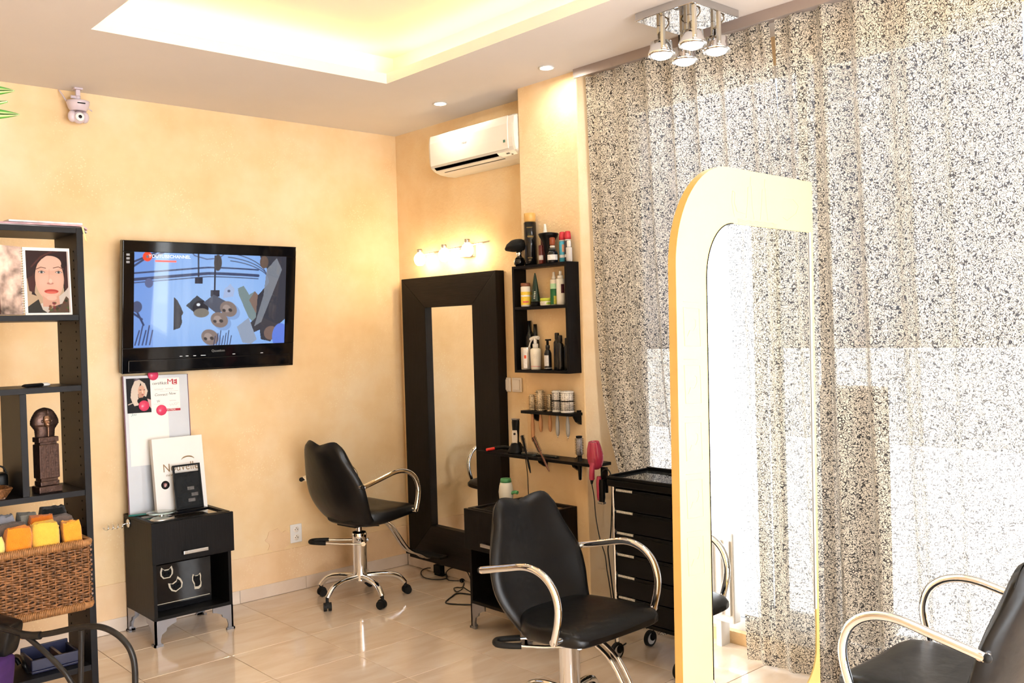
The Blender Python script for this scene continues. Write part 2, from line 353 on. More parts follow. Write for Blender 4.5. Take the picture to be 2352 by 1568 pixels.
# ---- shop window: frames and panes
M_FRAME = mat('white_window_frame', (0.78, 0.78, 0.78), 0.4, var=0.02)
M_PANE = bpy.data.materials.new('window_pane'); M_PANE.use_nodes = True
n = M_PANE.node_tree.nodes; l = M_PANE.node_tree.links; n.remove(n['Principled BSDF'])
tr = n.new('ShaderNodeBsdfTransparent'); gl = n.new('ShaderNodeBsdfGlossy'); gl.inputs['Roughness'].default_value = 0.0; fr = n.new('ShaderNodeFresnel'); fr.inputs[0].default_value = 1.45; mx = n.new('ShaderNodeMixShader')
l.new(fr.outputs[0], mx.inputs[0]); l.new(tr.outputs[0], mx.inputs[1]); l.new(gl.outputs[0], mx.inputs[2]); l.new(mx.outputs[0], n['Material Output'].inputs[0])
for i, (a, b) in enumerate(((-3.02, -1.93), (-4.05, -3.06), (-5.50, -4.09))):
    g = G(); 
    for q in ((a, a+.05, .06, 2.84), (b-.05, b, .06, 2.84)): g.box(0.20, 0.25, q[0], q[1], q[2], q[3])
    g.box(0.20, 0.25, a+.05, b-.05, .06, .12).box(0.20, 0.25, a+.05, b-.05, 2.78, 2.84)
    wf = struct(g.obj('window_%d' % (i+1), M_FRAME), 'tall white framed shop window')
    G().box(0.222, 0.228, a+.05, b-.05, .12, 2.78).obj('pane', M_PANE, wf)
g = G()
for q in ((-4.45, -4.38), (-3.25, -3.18), (-2.03, -1.96), (-0.82, -0.75)): g.box(q[0], q[1], Y0-.1, Y0-.04, .2, 2.78)
wf = struct(g.obj('window_4', M_FRAME), 'added window behind the viewer, there for the fill light')  # unseen glazing, added to go with the fill light
for q in ((-4.38, -3.25), (-3.18, -2.03), (-1.96, -0.82)): G().box(q[0], q[1], Y0-.075, Y0-.07, .2, 2.78).obj('pane', M_PANE, wf)

# ---- outside: pavement, facade across the street, added white wall and dark box shaping the curtain backlight
M_PAVE = mat('sunlit_pavement', (0.55, 0.54, 0.53), 0.9, var=0.08)
M_OUTW = mat('added_wall_white', (0.50, 0.50, 0.495), 0.9, var=0.03)
M_FAC = mat('grey_blue_facade', (0.13, 0.145, 0.18), 0.9, var=0.15, vscale=1.5)
M_DARKBOX = mat('added_box_brown', (0.10, 0.075, 0.055), 0.8, var=0.15)
struct(G().box(0.34, 30, -25, 20, -0.2, -0.1).obj('floor_pavement', M_PAVE))
struct(G().box(9, 9.4, -25, 20, -0.1, 6.8).obj('wall_facade', M_FAC))
tag(mod_bevel(G().box(8.5, 8.7, -20, 20, -0.1, 1.19).obj('added_bright_wall', M_OUTW), .01), 'added low white wall across the street, brightens the lower curtain from behind', 'wall')  # added so that the lower curtain is backed by something bright
tag(mod_bevel(G().box(0.75, 1.05, -2.97, -2.25, -0.1, 1.25).obj('added_dark_box', M_DARKBOX), .01), 'added dark brown box outside, makes the dark patch behind the curtain', 'box')  # added to darken one stretch of curtain from behind

# ---- curtain rail (fascia under the ceiling) and the two printed curtains
M_RAIL = mat('taupe_rail', (0.30, 0.235, 0.205), 0.35, spec=0.5, var=0.04)
t = thing('curtain_rail', 'long taupe curtain rail along the ceiling edge above the patterned curtain', 'curtain rail', (0, 0, 0))
G().box(-0.213, -0.205, -5.1, -1.915, H-.048, H-.0005).obj('fascia', M_RAIL, t)
G().box(-0.2045, -0.06, -5.1, -1.92, H-.012, H-.0005).obj('track', M_RAIL, t)
G().cbox(-0.235, -0.2135, -2.70, -2.62, H-.05, H-.001, .003).obj('end_clip', M_BLACK, t)

def curtain_mat():
    m = bpy.data.materials.new('scroll_print_sheer'); m.use_nodes = True; nt = m.node_tree; n = nt.nodes; l = nt.links; n.remove(n['Principled BSDF'])
    tc = n.new('ShaderNodeTexCoord'); uv = tc.outputs['UV']
    def math_(op, a, b=None, v=None):
        x = n.new('ShaderNodeMath'); x.operation = op; l.new(a, x.inputs[0])
        if b is not None: l.new(b, x.inputs[1])
        if v is not None: x.inputs[1].default_value = v
        return x.outputs[0]
    # scrolling line print: contour lines of two smooth fields give curling scrolls, small rings give the berries
    def ramp(src, lo, hi):
        r = n.new('ShaderNodeMapRange'); r.inputs[1].default_value = lo; r.inputs[2].default_value = hi; r.inputs[3].default_value = 1; r.inputs[4].default_value = 0; l.new(src, r.inputs[0]); return r.outputs[0]
    def contours(sc, k, off, w0, w1):
        mp_ = n.new('ShaderNodeMapping'); mp_.inputs['Location'].default_value = off; l.new(uv, mp_.inputs[0])
        z_ = n.new('ShaderNodeTexNoise'); z_.inputs['Scale'].default_value = sc; z_.inputs['Detail'].default_value = 0.6; z_.inputs['Distortion'].default_value = 0.5; l.new(mp_.outputs[0], z_.inputs['Vector'])
        return ramp(math_('PINGPONG', math_('MULTIPLY', z_.outputs['Fac'], v=k), v=0.5), w0, w1)
    la = contours(52, 6.0, (3.1, 1.7, 0), 0.085, 0.17); lb = contours(70, 4.0, (9.3, 4.4, 0), 0.08, 0.16)
    v1 = n.new('ShaderNodeTexVoronoi'); v1.feature = 'F1'; v1.inputs['Scale'].default_value = 21; l.new(uv, v1.inputs['Vector'])
    dd = math_('ABSOLUTE', math_('SUBTRACT', v1.outputs['Distance'], v=0.15)); rg_ = ramp(dd, 0.025, 0.05)
    inside = ramp(v1.outputs['Distance'], 0.12, 0.14)
    keep = math_('SUBTRACT', math_('MAXIMUM', la, lb), inside); line = math_('MAXIMUM', keep, rg_)
    cm = n.new('ShaderNodeMix'); cm.data_type = 'RGBA'; l.new(line, cm.inputs[0]); cm.inputs[6].default_value = (0.80, 0.72, 0.59, 1); cm.inputs[7].default_value = (0.05, 0.046, 0.046, 1)
    # slubby horizontal weave lets slivers of daylight through
    mp = n.new('ShaderNodeMapping'); mp.inputs['Scale'].default_value = (14, 420, 1); l.new(uv, mp.inputs[0])
    nw = n.new('ShaderNodeTexNoise'); nw.inputs['Scale'].default_value = 1.0; nw.inputs['Detail'].default_value = 2; l.new(mp.outputs[0], nw.inputs['Vector'])
    wv = n.new('ShaderNodeMapRange'); wv.inputs[1].default_value = 0.42; wv.inputs[2].default_value = 0.70; wv.inputs[3].default_value = 0.10; wv.inputs[4].default_value = 0.38; l.new(nw.outputs['Fac'], wv.inputs[0])
    lt = n.new('ShaderNodeMapRange'); lt.inputs[3].default_value = 1.0; lt.inputs[4].default_value = 0.45; l.new(line, lt.inputs[0])
    lw = n.new('ShaderNodeLayerWeight'); lw.inputs[0].default_value = 0.5   # seen edge-on the weave closes up
    fc = n.new('ShaderNodeMapRange'); fc.inputs[1].default_value = 0.15; fc.inputs[2].default_value = 0.85; fc.inputs[3].default_value = 1.0; fc.inputs[4].default_value = 0.30; l.new(lw.outputs['Facing'], fc.inputs[0])
    al = math_('MULTIPLY', math_('MULTIPLY', wv.outputs[0], lt.outputs[0]), fc.outputs[0])
    df = n.new('ShaderNodeBsdfDiffuse'); tl = n.new('ShaderNodeBsdfTranslucent'); tp = n.new('ShaderNodeBsdfTransparent')
    l.new(cm.outputs[2], df.inputs[0]); l.new(cm.outputs[2], tl.inputs[0])
    m1 = n.new('ShaderNodeMixShader'); m1.inputs[0].default_value = 0.42; l.new(df.outputs[0], m1.inputs[1]); l.new(tl.outputs[0], m1.inputs[2])
    m2 = n.new('ShaderNodeMixShader'); l.new(al, m2.inputs[0]); l.new(m1.outputs[0], m2.inputs[1]); l.new(tp.outputs[0], m2.inputs[2])
    l.new(m2.outputs[0], n['Material Output'].inputs[0])
    return m
M_CURT = curtain_mat()
def curtain(name, label, ya, yb, seed, left_edge=None, right_edge=None, fold=0.16, amp=0.034):
    """hangs from the rail at x=-0.14; folds run down it; edges are given as y offsets by height"""
    rnd = random.Random(seed); nu = 150; nv = 60; ph = [rnd.uniform(0, 6.28) for _ in range(6)]
    verts = []; uvs = []; arcl = 0.0; prev = None; us = []
    for i in range(nu+1):
        s = i/nu; y = ya + (yb-ya)*s
        a = amp*(math.sin(2*PI*abs(y)/fold + 0.9*math.sin(2*PI*abs(y)/0.7+ph[0]))*(.65+.35*math.sin(2*PI*abs(y)/0.93+ph[1])) + 0.18*math.sin(2*PI*abs(y)/(fold*.47)+ph[2]))
        if prev is not None: arcl += math.hypot(y-prev[0], a-prev[1])
        prev = (y, a); us.append((s, y, a, arcl))
    for j in range(nv+1):
        z = 0.012 + (H-0.03-0.012)*j/nv; h = j/nv
        for (s, y, a, u) in us:
            le = left_edge(z) if left_edge else 0; re = right_edge(z) if right_edge else 0
            yy = y + le*(1-s)**1.5 + re*s**1.5
            drift = 0.02*math.sin(2.2*h+ph[3]+3*s)
            x = -0.14 + 0.112*(1-h) + a*(0.75+0.4*(1-h)) + 0.012*math.sin(3*h+ph[4]+9*s) + (0.03*(1-h)**6)
            verts.append((x, yy+drift*(1-h)*0.6, z)); uvs.append((u, z))
    n1 = nu+1; faces = [(j*n1+i, j*n1+i+1, (j+1)*n1+i+1, (j+1)*n1+i) for j in range(nv) for i in range(nu)]
    g = G(); g.add(verts, faces, True); o = g.obj(name, M_CURT)
    ul = o.data.uv_layers.new(name='UVMap'); idx = np.zeros(len(o.data.loops), np.int32); o.data.loops.foreach_get('vertex_index', idx)
    ul.data.foreach_set('uv', np.array(uvs, np.float32)[idx].ravel())
    return tag(o, label, 'curtain', 'patterned window curtains')
def le1(z):   # the left edge swings away from the pillar below shoulder height
    return -0.015 - 0.125*math.exp(-((z-0.62)/0.42)**2)
curtain('window_curtain', 'cream sheer curtain with dark scroll print hanging beside the ochre pillar', -1.918, -3.065, 3, left_edge=le1, right_edge=lambda z: 0.028*max(0, (z-2.3)/0.65)**2)
curtain('window_curtain', 'cream sheer curtain with dark scroll print hanging behind the cream framed mirror', -3.07, -4.07, 11, left_edge=lambda z: 0.0)

# ---- radiator under the bare window (seen in the cream framed mirror)
t = thing('radiator', 'white ribbed panel radiator under the bare window', 'radiator', (0.10, -4.6, 0.0))
G().cbox(-.03, .03, -.40, .40, .13, .58, .008).obj('panel', M_WHITE, t)
for i in range(16): G().cbox(-.042, -.0295, -.385+i*.0495, -.355+i*.0495, .17, .54, .004).obj('rib', M_WHITE, t)
for yy in (-.3, .3): G().box(-.02, .05, yy-.015, yy+.015, 0, .135).obj('foot', M_WHITE, t)

# ================================================================== large objects
# ---- salon chairs
def smoothstep(a, b, x): t = max(0, min(1, (x-a)/(b-a))); return t*t*(3-2*t)
def salon_chair(label, loc, rotz, dz, pedal_dir, star0):
    """front towards local +y; dz lifts the seat; pedal_dir and star0 are world angles of the pedal and of one base arm"""
    t = thing('salon_chair', label, 'chair', (loc[0], loc[1], 0), rotz, 'black salon chairs')
    s = 0.50 + dz; oy = 0.02
    # seat: a lofted cushion, thick at the rear, thin and rounded at the front
    secs = [(-.170, .110, -.020, -.085), (-.13, .165, -.008, -.105), (-.07, .212, -.004, -.110), (-.01, .240, -.008, -.105), (.08, .250, -.008, -.092), (.17, .254, -.004, -.080), (.23, .246, -.012, -.074), (.262, .225, -.028, -.068), (.272, .19, -.040, -.062)]
    rings = []
    for (y, hw, zt, zb) in secs:
        ring = []; n = 28
        for k in range(n):
            a = 2*PI*k/n; c, q = math.cos(a), math.sin(a); ex = 0.42
            px = hw*abs(c)**ex*(1 if c >= 0 else -1); pz = abs(q)**0.55*(1 if q >= 0 else -1)
            zz = (zt+zb)/2 + pz*(zt-zb)/2
            if q > 0: zz += 0.010*(abs(px)/hw)**2 - 0.004
            ring.append((px, y+oy, s+zz))
        rings.append(ring)
    G().loft(rings).obj('seat', M_LEATHER, t)
    # backrest: scooped shell with a saddle-shaped top, wrapping slightly forward
    nu, nv = 22, 26
    def mid(u, v):
        hw = 0.190 + 0.070*smoothstep(-.05, .40, v) - 0.080*smoothstep(.45, 1.0, v)
        z = -0.118 + 0.528*v + .012*(1-v)**6
        z += v**4*(0.006 - 0.024*math.exp(-(u/.33)**2) - 0.075*(max(0, abs(u)-.60)/.40)**2.4)
        y = -0.205 - 0.055*v - 0.035*smoothstep(.45, 1, v) + 0.055*(u*u)*(1-.35*v) + 0.125*(1-v)**5
        return Vector((u*hw, y+oy, s+z))
    def th(u, v): return 0.034*(max(0, 1-abs(u)**5))**.5*(max(0, 1-(2*v-1)**8))**.5 + 0.002
    rings = []
    for j in range(nv+1):
        v = j/nv; front = []; back = []
        for i in range(nu+1):
            u = -1+2*i/nu; p = mid(u, v); e = 1e-3
            du = mid(min(1, u+e), v)-mid(max(-1, u-e), v); dv = mid(u, min(1, v+e))-mid(u, max(0, v-e)); nn = dv.cross(du).normalized()
            h = th(u, v); front.append(p+nn*h*(1 if nn.y > 0 else -1)); back.append(p-nn*h*1.05*(1 if nn.y > 0 else -1))
        rings.append(front + back[::-1])
    G().loft(rings).obj('backrest', M_LEATHER, t)
    # chrome arms, each a bent tube with pegs into the back and the seat
    for sx in (-1, 1):
        x = sx*0.285
        pth = spline([(x, -.215+oy, s+.160), (x, -.08+oy, s+.190), (x, .04+oy, s+.215), (x, .125+oy, s+.205), (x, .185+oy, s+.165), (x, .212+oy, s+.105), (x, .210+oy, s+.04), (x, .185+oy, s-.045)], 6)
        G().tube(pth, .0145, 14).obj('arm', M_CHROME, t)
        G().cyl((x+sx*.012, -.205+oy, s+.162), (sx*.215, -.205+oy, s+.155), .012, 12).obj('arm_peg', M_CHROME, t); G().cyl((x+sx*.012, .187+oy, s-.038), (sx*.225, .187+oy, s-.038), .012, 12).obj('arm_peg', M_CHROME, t)
        G().sphere((x, -.222+oy, s+.158), .0135, 12, 8).obj('end_cap', M_RUBBER, t)
    # hydraulic column
    G().lathe([(.0425, .12), (.0425, .375), (.044, .378), (.044, .405), (.041, .41), (.0415, .12)], 28).obj('column', M_CHROME, t)
    G().cyl((0, 0, .40), (0, 0, s-.095), .018, 16).obj('piston', M_CHROME, t)
    G().cbox(-.085, .085, -.10, .10, s-.118, s-.098, .006).obj('seat_plate', M_BLACK, t)
    # pump pedal, a U of rod with a black grip
    pd = pedal_dir - rotz; Mx = Matrix.Rotation(pd, 4, 'Z')
    pts = [Mx @ Vector(p) for p in ((-.04, .065, .350), (.10, .062, .352), (.235, .045, .358))]
    pt2 = [Mx @ Vector(p) for p in ((-.04, -.055, .350), (.10, -.052, .352), (.235, -.040, .358))]
    gp = [Mx @ Vector(p) for p in ((.195, .052, .357), (.240, .046, .358), (.285, .030, .359), (.298, .0, .359), (.285, -.028, .359), (.240, -.040, .358), (.195, -.046, .357))]
    G().tube(pts, .0065, 10).obj('pedal_rod', M_CHROME, t); G().tube(pt2, .0065, 10).obj('pedal_rod', M_CHROME, t)
    G().tube(spline(gp, 4), .0125, 12).obj('pedal_grip', M_RUBBER, t)
    for q in (.058, -.05): G().cyl(Mx @ Vector((-.035, q-.012, .35)), Mx @ Vector((-.035, q+.012, .35)), .014, 12).obj('pedal_hinge', M_CHROME, t)
    G().cyl(Mx @ Vector((-.035, -.05, .35)), Mx @ Vector((-.035, .058, .35)), .008, 8).obj('hinge_pin', M_BLACK, t)
    # footrest: two bent rods carrying a black plate
    for sx in (-.02, .02):
        G().tube(spline([(sx, .13, s-.105), (sx, .25, s-.17), (sx, .38, s-.34), (sx, .49, .175), (sx, .54, .145), (sx, .595, .140)], 5), .009, 10).obj('footrest_rod', M_CHROME, t)
    G().cbox(-.16, .16, .525, .600, .1495, .166, .006).obj('footrest_plate', M_RUBBER, t)
    # five-star base on castors
    G().lathe([(.02, .105), (.034, .105), (.036, .125), (.034, .155), (.0425, .16), (.02, .16)], 20).obj('hub', M_CHROME, t)
    for k in range(5):
        a = star0 - rotz + k*2*PI/5; Mz = Matrix.Rotation(a, 4, 'Z')
        p = spline([(.02, 0, .138), (.10, 0, .140), (.18, 0, .133), (.235, 0, .112), (.272, 0, .072)], 5)
        rr = [.021-.006*i/(len(p)-1) for i in range(len(p))]
        arm = G().tube([Mz @ q for q in p], .018, 12, rr, flat=1.0).obj('base_arm', M_CHROME, t)
        cg = G(); ca = random.uniform(0, 6.28); Mc = Mz @ Matrix.Translation((.275, 0, 0)) @ Matrix.Rotation(ca, 4, 'Z')
        for q in (-.014, .014):
            ring = [[(.024*math.cos(2*PI*i/18)-.008, q+d, .0255+.0245*math.sin(2*PI*i/18)) for i in range(18)] for d in (-.0085, .0085)]
            cg.loft(ring, M=Mc)
        cg.prism([(x_, y_) for x_, y_ in arc(-.006, .030, .029, -.3, PI+.3, 10)], .016, M=Mc @ Matrix.Translation((0, .008, 0)) @ Matrix.Rotation(PI/2, 4, 'X'))
        cg.cyl(Mz @ Vector((.275, 0, .045)), Mz @ Vector((.275, 0, .080)), .009, 10)
        cg.obj('castor', M_RUBBER, t)
    return t
pdir = math.atan2(.67, -.74)
salon_chair('black salon chair on a wheeled chrome base turned to the dark framed mirror', (-0.695, -0.475), -PI/2+.13, 0.075, pdir, math.radians(48))
salon_chair('black salon chair in the foreground middle, seen from the front with both arms', (-1.115, -2.665), PI, 0.0, pdir+.05, math.radians(20))
salon_chair('black salon chair at the right edge facing the cream framed mirror', (-0.785, -4.065), 0.0, 0.0, pdir, math.radians(60))

# ---- television on the back wall
t = thing('television', 'wall mounted flat television with glossy black frame showing a picture', 'television', (-1.4125, -0.035, 1.435))
t.rotation_euler = (math.radians(7.0), 0, 0)
W2, TH = .522, .733
mod_bevel(G().box(-W2, W2, -.045, .0, 0, TH).obj('casing', M_GLOSSB, t), .006, 3)
g = G().box(-W2, W2, -.052, -.0455, TH-.062, TH).box(-W2, W2, -.052, -.0455, 0, .142).box(-W2, -W2+.062, -.052, -.0455, .142, TH-.062).box(W2-.062, W2, -.052, -.0455, .142, TH-.062)
mod_bevel(g.obj('bezel', M_GLOSSB, t), .004, 3)
mod_bevel(G().box(-W2+.03, W2-.03, -.062, -.0525, .008, .075).obj('speaker_bar', M_GLOSSB, t), .008, 3)
A = Art(320, 184, (.22, .42, .86))
A.ell(.5, .45, .42, .5, (.42, .62, .95), .6, soft=3)
A.rect(0, .12, 0, 1, (.12, .25, .72), .5)
for yy, wd in ((.80, .010), (.735, .018), (.70, .006)): A.line([(x_, yy-.02+.10*(x_/.6)-.16*max(0, x_-.45)**1.2*1.6) for x_ in np.linspace(0, .80, 20)], wd, (.05, .07, .16))
for q in (0, .05, .09): A.line([(.50+q*.4+.36*math.sin(a)*1.0, 1.03-.27*(1-math.cos(a))-q) for a in np.linspace(.2, 1.5, 14)], .006, (.07, .09, .18))
for q in (.0, .045): A.line([(.13+q, 1.0), (.04+q*.5, .93), (0, .90-q)], .012, (.05, .07, .16))
A.line([(.36, 1), (.37, .98), (.45, .945), (.53, .96), (.56, 1)], .007, (.1, .14, .3))
A.line([(.395, 1), (.398, .76)], .010, (.03, .03, .05)); A.rect(.375, .425, .68, .745, (.03, .03, .05))
A.line([(.505, .98), (.505, .60)], .011, (.03, .03, .05)); A.rect(.478, .536, .54, .61, (.03, .03, .05)); A.ell(.523, .91, .026, .09, (.07, .06, .06))
A.poly([(.32, .44), (.39, .55), (.48, .44), (.40, .33)], (.05, .06, .08)); A.ell(.415, .41, .052, .085, (.02, .02, .03)); A.ell(.42, .36, .05, .05, (.22, .20, .17)); A.ell(.40, .45, .012, .016, (.8, .85, .9))
A.poly([(.43, .47), (.50, .56), (.61, .46), (.53, .34)], (.09, .10, .14))
for (cx_, cy_, r_) in ((.60, .40, -.5), (.54, .28, -.4), (.48, .09, -.5)):
    A.ell(cx_+.02, cy_-.03, .062, .085, (.16, .25, .5), .5, r_); A.ell(cx_, cy_, .060, .082, (.25, .19, .17), 1, r_); A.ell(cx_-.012, cy_+.006, .028, .04, (.42, .33, .30), .8, r_); A.ell(cx_+.012, cy_-.012, .014, .018, (.06, .05, .05), 1, r_); A.ell(cx_-.03, cy_-.015, .012, .016, (.06, .05, .05), 1, r_)
A.poly([(.245, .18), (.245, .53), (.265, .50), (.29, .42), (.305, .36), (.293, .33), (.297, .26), (.285, .20)], (.05, .05, .06))
A.poly([(.66, .63), (.70, .66), (.74, .56), (.78, .60), (.83, .40), (.80, .20), (.74, .30), (.67, .55)], (.20, .27, .28)); A.poly([(.78, .60), (.74, .50), (.80, .32), (.86, .45)], (.24, .16, .13))
A.poly([(.81, 1), (.83, .90), (.86, .86), (.88, .70), (.80, .55), (.79, .30), (.74, .22), (.76, .12), (.82, .16), (.83, .05), (.90, .02), (.93, .18), (1, .28), (1, 1)], (.045, .045, .06))
A.poly([(.86, .85), (.93, .98), (.97, .85), (.90, .55), (.83, .25), (.78, .20), (.84, .55)], (.22, .24, .28), .9); A.ell(.84, .93, .030, .07, (.14, .09, .07)); A.ell(.90, .12, .05, .08, (.20, .13, .11)); A.ell(.97, .08, .06, .15, (.12, .22, .75))
A.poly([(.66, .20), (.74, .30), (.80, .05), (.76, 0), (.70, .02)], (.30, .36, .48)); A.poly([(.57, .62), (.61, .68), (.64, .62), (.63, .54), (.56, .52)], (.40, .50, .75)); A.ell(.60, .6, .01, .015, (.1, .12, .2))
for i in range(7): A.line([(.505+.018*i, 0), (.515+.018*i, .10+.03*(i % 3))], .006, (.05, .06, .14))
for i in range(5): A.line([(.01+.022*i, .03), (.035+.02*i, .18+.05*(i % 2))], .008, (.05, .07, .18))
A.line([(.02, .38), (.06, .24)], .012, (.04, .06, .15)); A.line([(0, .36), (.05, .30)], .012, (.04, .06, .15)); A.ell(.02, .43, .03, .06, (.08, .1, .2)); A.ell(.09, .68, .025, .05, (.12, .15, .3))
A.ell(.079, .955, .028, .050, (.95, .08, .03)); A.ell(.079, .955, .008, .015, (.2, .2, .25))
for i, ch in enumerate(((0, 1), (0, 1))): pass
scr = A.obj('screen', .920, .529, M_SCREEN, t, (-.460, -.0458, .142), (0, 0, 0))
M_TXW = mat('white_print', (.85, .85, .85), emit=(.8, .9, 1), estr=.8); M_TXR = mat('red_screen_text', (.8, .1, .1), emit=(1, .15, .12), estr=.7); M_TXW.cycles.emission_sampling = 'NONE'; M_TXR.cycles.emission_sampling = 'NONE'
text('screen_text', 'YOUTUBECHANNEL', .026, M_TXW, t, (-.262, -.0468, .650), RB, .0002)
G().box(-.345, -.225, -.0466, -.0462, .619, .629).obj('screen_text', M_TXR, t)
text('logo', 'Quuedom', .020, mat('grey_print', (.25, .25, .25), .4), t, (0.03, -.0535, .110), RB, .0003)
g = G()
for q in (.655, .635, .615): g.box(-W2+.018, -W2+.036, -.0532, -.052, q-.006, q+.006)
g.obj('stickers', mat('grey_sticker', (.30, .30, .32), .4, var=.2, vscale=300), t)
g = G()
for q in (-.20, -.165, -.12, -.075, -.062, .12, .30): g.box(q, q+.016, -.0535, -.0525, .085, .0875)
g.obj('button_lights', mat('touch_button', (.8, .8, .8), emit=(1, 1, 1), estr=.5), t)
G().cbox(-.2, .2, 0.0005, .03, .25, .55, .004).obj('wall_bracket', M_BLACK, t)

# ---- dark framed mirror on the right wall
t = thing('wall_mirror', 'large mirror in a wide black-brown wooden frame on the right wall', 'mirror', (0, -0.605, 0.085))
WY, HZ, fwid = .485, 1.885, .243
def frame_piece(pts, mt):
    """mitred moulding piece: outer corners, inner corners in (y,z); the face slopes back to the glass"""
    (a, b, c, d) = pts; g = G()
    def q(p, x): return (x, p[0], p[1])
    inn = [(p[0], p[1]) for p in (c, d)]
    v = [q(a, -.002), q(b, -.002), q(c, -.002), q(d, -.002), q(a, -.072), q(b, -.072), q(c, -.062), q(d, -.062)]
    g.add(v, [(0, 1, 2, 3), (7, 6, 5, 4), (0, 4, 5, 1), (1, 5, 6, 2), (2, 6, 7, 3), (3, 7, 4, 0)]); return mod_bevel(g.obj('frame_side', mt, t), .0025)
o4 = [(-WY, 0), (WY, 0), (WY, HZ), (-WY, HZ)]; i4 = [(-WY+fwid, fwid), (WY-fwid, fwid), (WY-fwid, HZ-fwid*.82), (-WY+fwid, HZ-fwid*.82)]
for k in range(4): frame_piece((o4[k], o4[(k+1) % 4], i4[(k+1) % 4], i4[k]), M_WOODH if k in (0, 2) else M_WOODB)
g = G().box(-.034, -.030, -WY+fwid-.01, WY-fwid+.01, fwid-.01, HZ-fwid*.82+.01); g.obj('mirror_glass', M_MIRROR, t)

# ---- standing mirror with cream frame, parallel to the back wall
ym = -3.420; lean = 0.014
t = thing('standing_mirror', 'tall cream framed standing mirror with one big rounded corner', 'mirror', (-0.5, ym, 0), 0)
t.rotation_euler = (0, lean, 0)      # the panel stands a little out of plumb
M_CREAM = mat('cream_lacquer', (0.89, 0.66, 0.245), 0.45, spec=0.2, var=0.02, vscale=3); M_EDGE = mat('ochre_edge', (0.62, 0.36, 0.10), 0.55, var=0.05)
PW, PH = .855, 2.150
outer = [(0, 0.02), (0, PH)] + arc(-PW+.30, PH-.36, .30, PI/2, PI, 18, .36) + [(-PW, .30)] + arc(-PW+.22, .24, .22, PI, 1.5*PI, 10)[1:]
inner_r = -.020; it = PH-.195; il = -PW+.165
inner = [(inner_r, .42), (inner_r, it)] + arc(il+.16, it-.20, .16, PI/2, PI, 14, .20) + [(il, .40)] + arc(il+.13, .29, .13, PI, 1.5*PI, 8)[1:] + arc(inner_r-.16, .36, .16, -PI/2, 0, 8)[:-1]
def flat_panel(outl, y0, y1): 
    n = len(outl); v = [(x, y0, z) for x, z in outl] + [(x, y1, z) for x, z in outl]; return v, n
# front sheet with the glass opening, made by bridging both outlines
bm = bmesh.new(); vo = [bm.verts.new((x, 0, z)) for x, z in outer]; vi = [bm.verts.new((x, 0, z)) for x, z in inner]
eo = [bm.edges.new((vo[i], vo[(i+1) % len(vo)])) for i in range(len(vo))]; ei = [bm.edges.new((vi[i], vi[(i+1) % len(vi)])) for i in range(len(vi))]
bmesh.ops.triangle_fill(bm, use_beauty=True, edges=eo+ei); bm.normal_update()
for f in bm.faces:
    if f.normal.y > 0: f.normal_flip()
bm.verts.index_update(); g = G(); g.add([x.co[:] for x in bm.verts], [[x.index for x in f.verts] for f in bm.faces])
n = len(inner); g.add([(x, 0, z) for x, z in inner] + [(x, .004, z) for x, z in inner], [(i, (i+1) % n, n+(i+1) % n, n+i) for i in range(n)]); bm.free()
g.obj('frame_front', M_CREAM, t)
n = len(outer); g = G().add([(x, .0005, z) for x, z in outer] + [(x, .032, z) for x, z in outer], [(i, (i+1) % n, n+(i+1) % n, n+i) for i in range(n)] + [tuple(range(n, 2*n))])
g.obj('frame_edge', M_EDGE, t)
n = len(inner); sc = 1.002
G().add([(x, .003, z) for x, z in inner] + [(x, .007, z) for x, z in inner], [tuple(range(n)), tuple(range(n, 2*n))[::-1]] + [(i, (i+1) % n, n+(i+1) % n, n+i) for i in range(n)]).obj('mirror_glass', M_MIRROR, t)
G().add([(inner_r-.006, -.001, .5), (inner_r+.004, -.001, .5), (inner_r+.004, -.001, it), (inner_r-.006, -.001, it), (inner_r-.006, .002, .5), (inner_r+.004, .002, .5), (inner_r+.004, .002, it), (inner_r-.006, .002, it)], [(0, 1, 2, 3), (4, 7, 6, 5), (0, 4, 5, 1), (1, 5, 6, 2), (2, 6, 7, 3), (3, 7, 4, 0)]).obj('glass_bevel', M_WHITE, t)
G().tube([(x, -.001, z) for x, z in inner[2:17]] + [(il, -.001, .40)], .0022, 6).obj('glass_seam', M_WOODB, t)
G().cbox(-PW+.05, .0, -.16, .19, 0.0, .035, .006).obj('stand_foot', M_EDGE, t, (0, 0, 0), (0, -lean, 0))
# faint line drawings on the frame
M_ENGR = mat('faint_engraving', (0.86, 0.63, 0.28), 0.5)
def engr(lines, nm='engraved_drawing'):
    g = G()
    for ln in lines: g.tube([(x, -.0006, z) for x, z in ln], .0009, 5)
    return g.obj(nm, M_ENGR, t)
L = []
for c_, w_ in ((-.42, .05), (-.33, .04)):
    L.append([(c_-.03, PH-.17), (c_-.02, PH-.12), (c_-.015, PH-.06), (c_+.005, PH-.05), (c_+.01, PH-.12), (c_+.02, PH-.17)])
    L.append([(c_, PH-.05), (c_+.003, PH-.02)])
for q in range(3): L.append([(-.50+i*.012, PH-.178-q*.006+.003*math.sin(i*1.5)) for i in range(22)])
L.append([(-.52, PH-.17), (-.535, PH-.12), (-.53, PH-.08), (-.515, PH-.085), (-.52, PH-.12), (-.505, PH-.15), (-.45, PH-.155)])
L.append([(-.20, PH-.08), (-.14, PH-.075), (-.10, PH-.10), (-.12, PH-.13), (-.18, PH-.16), (-.21, PH-.15)])
engr(L); L = []
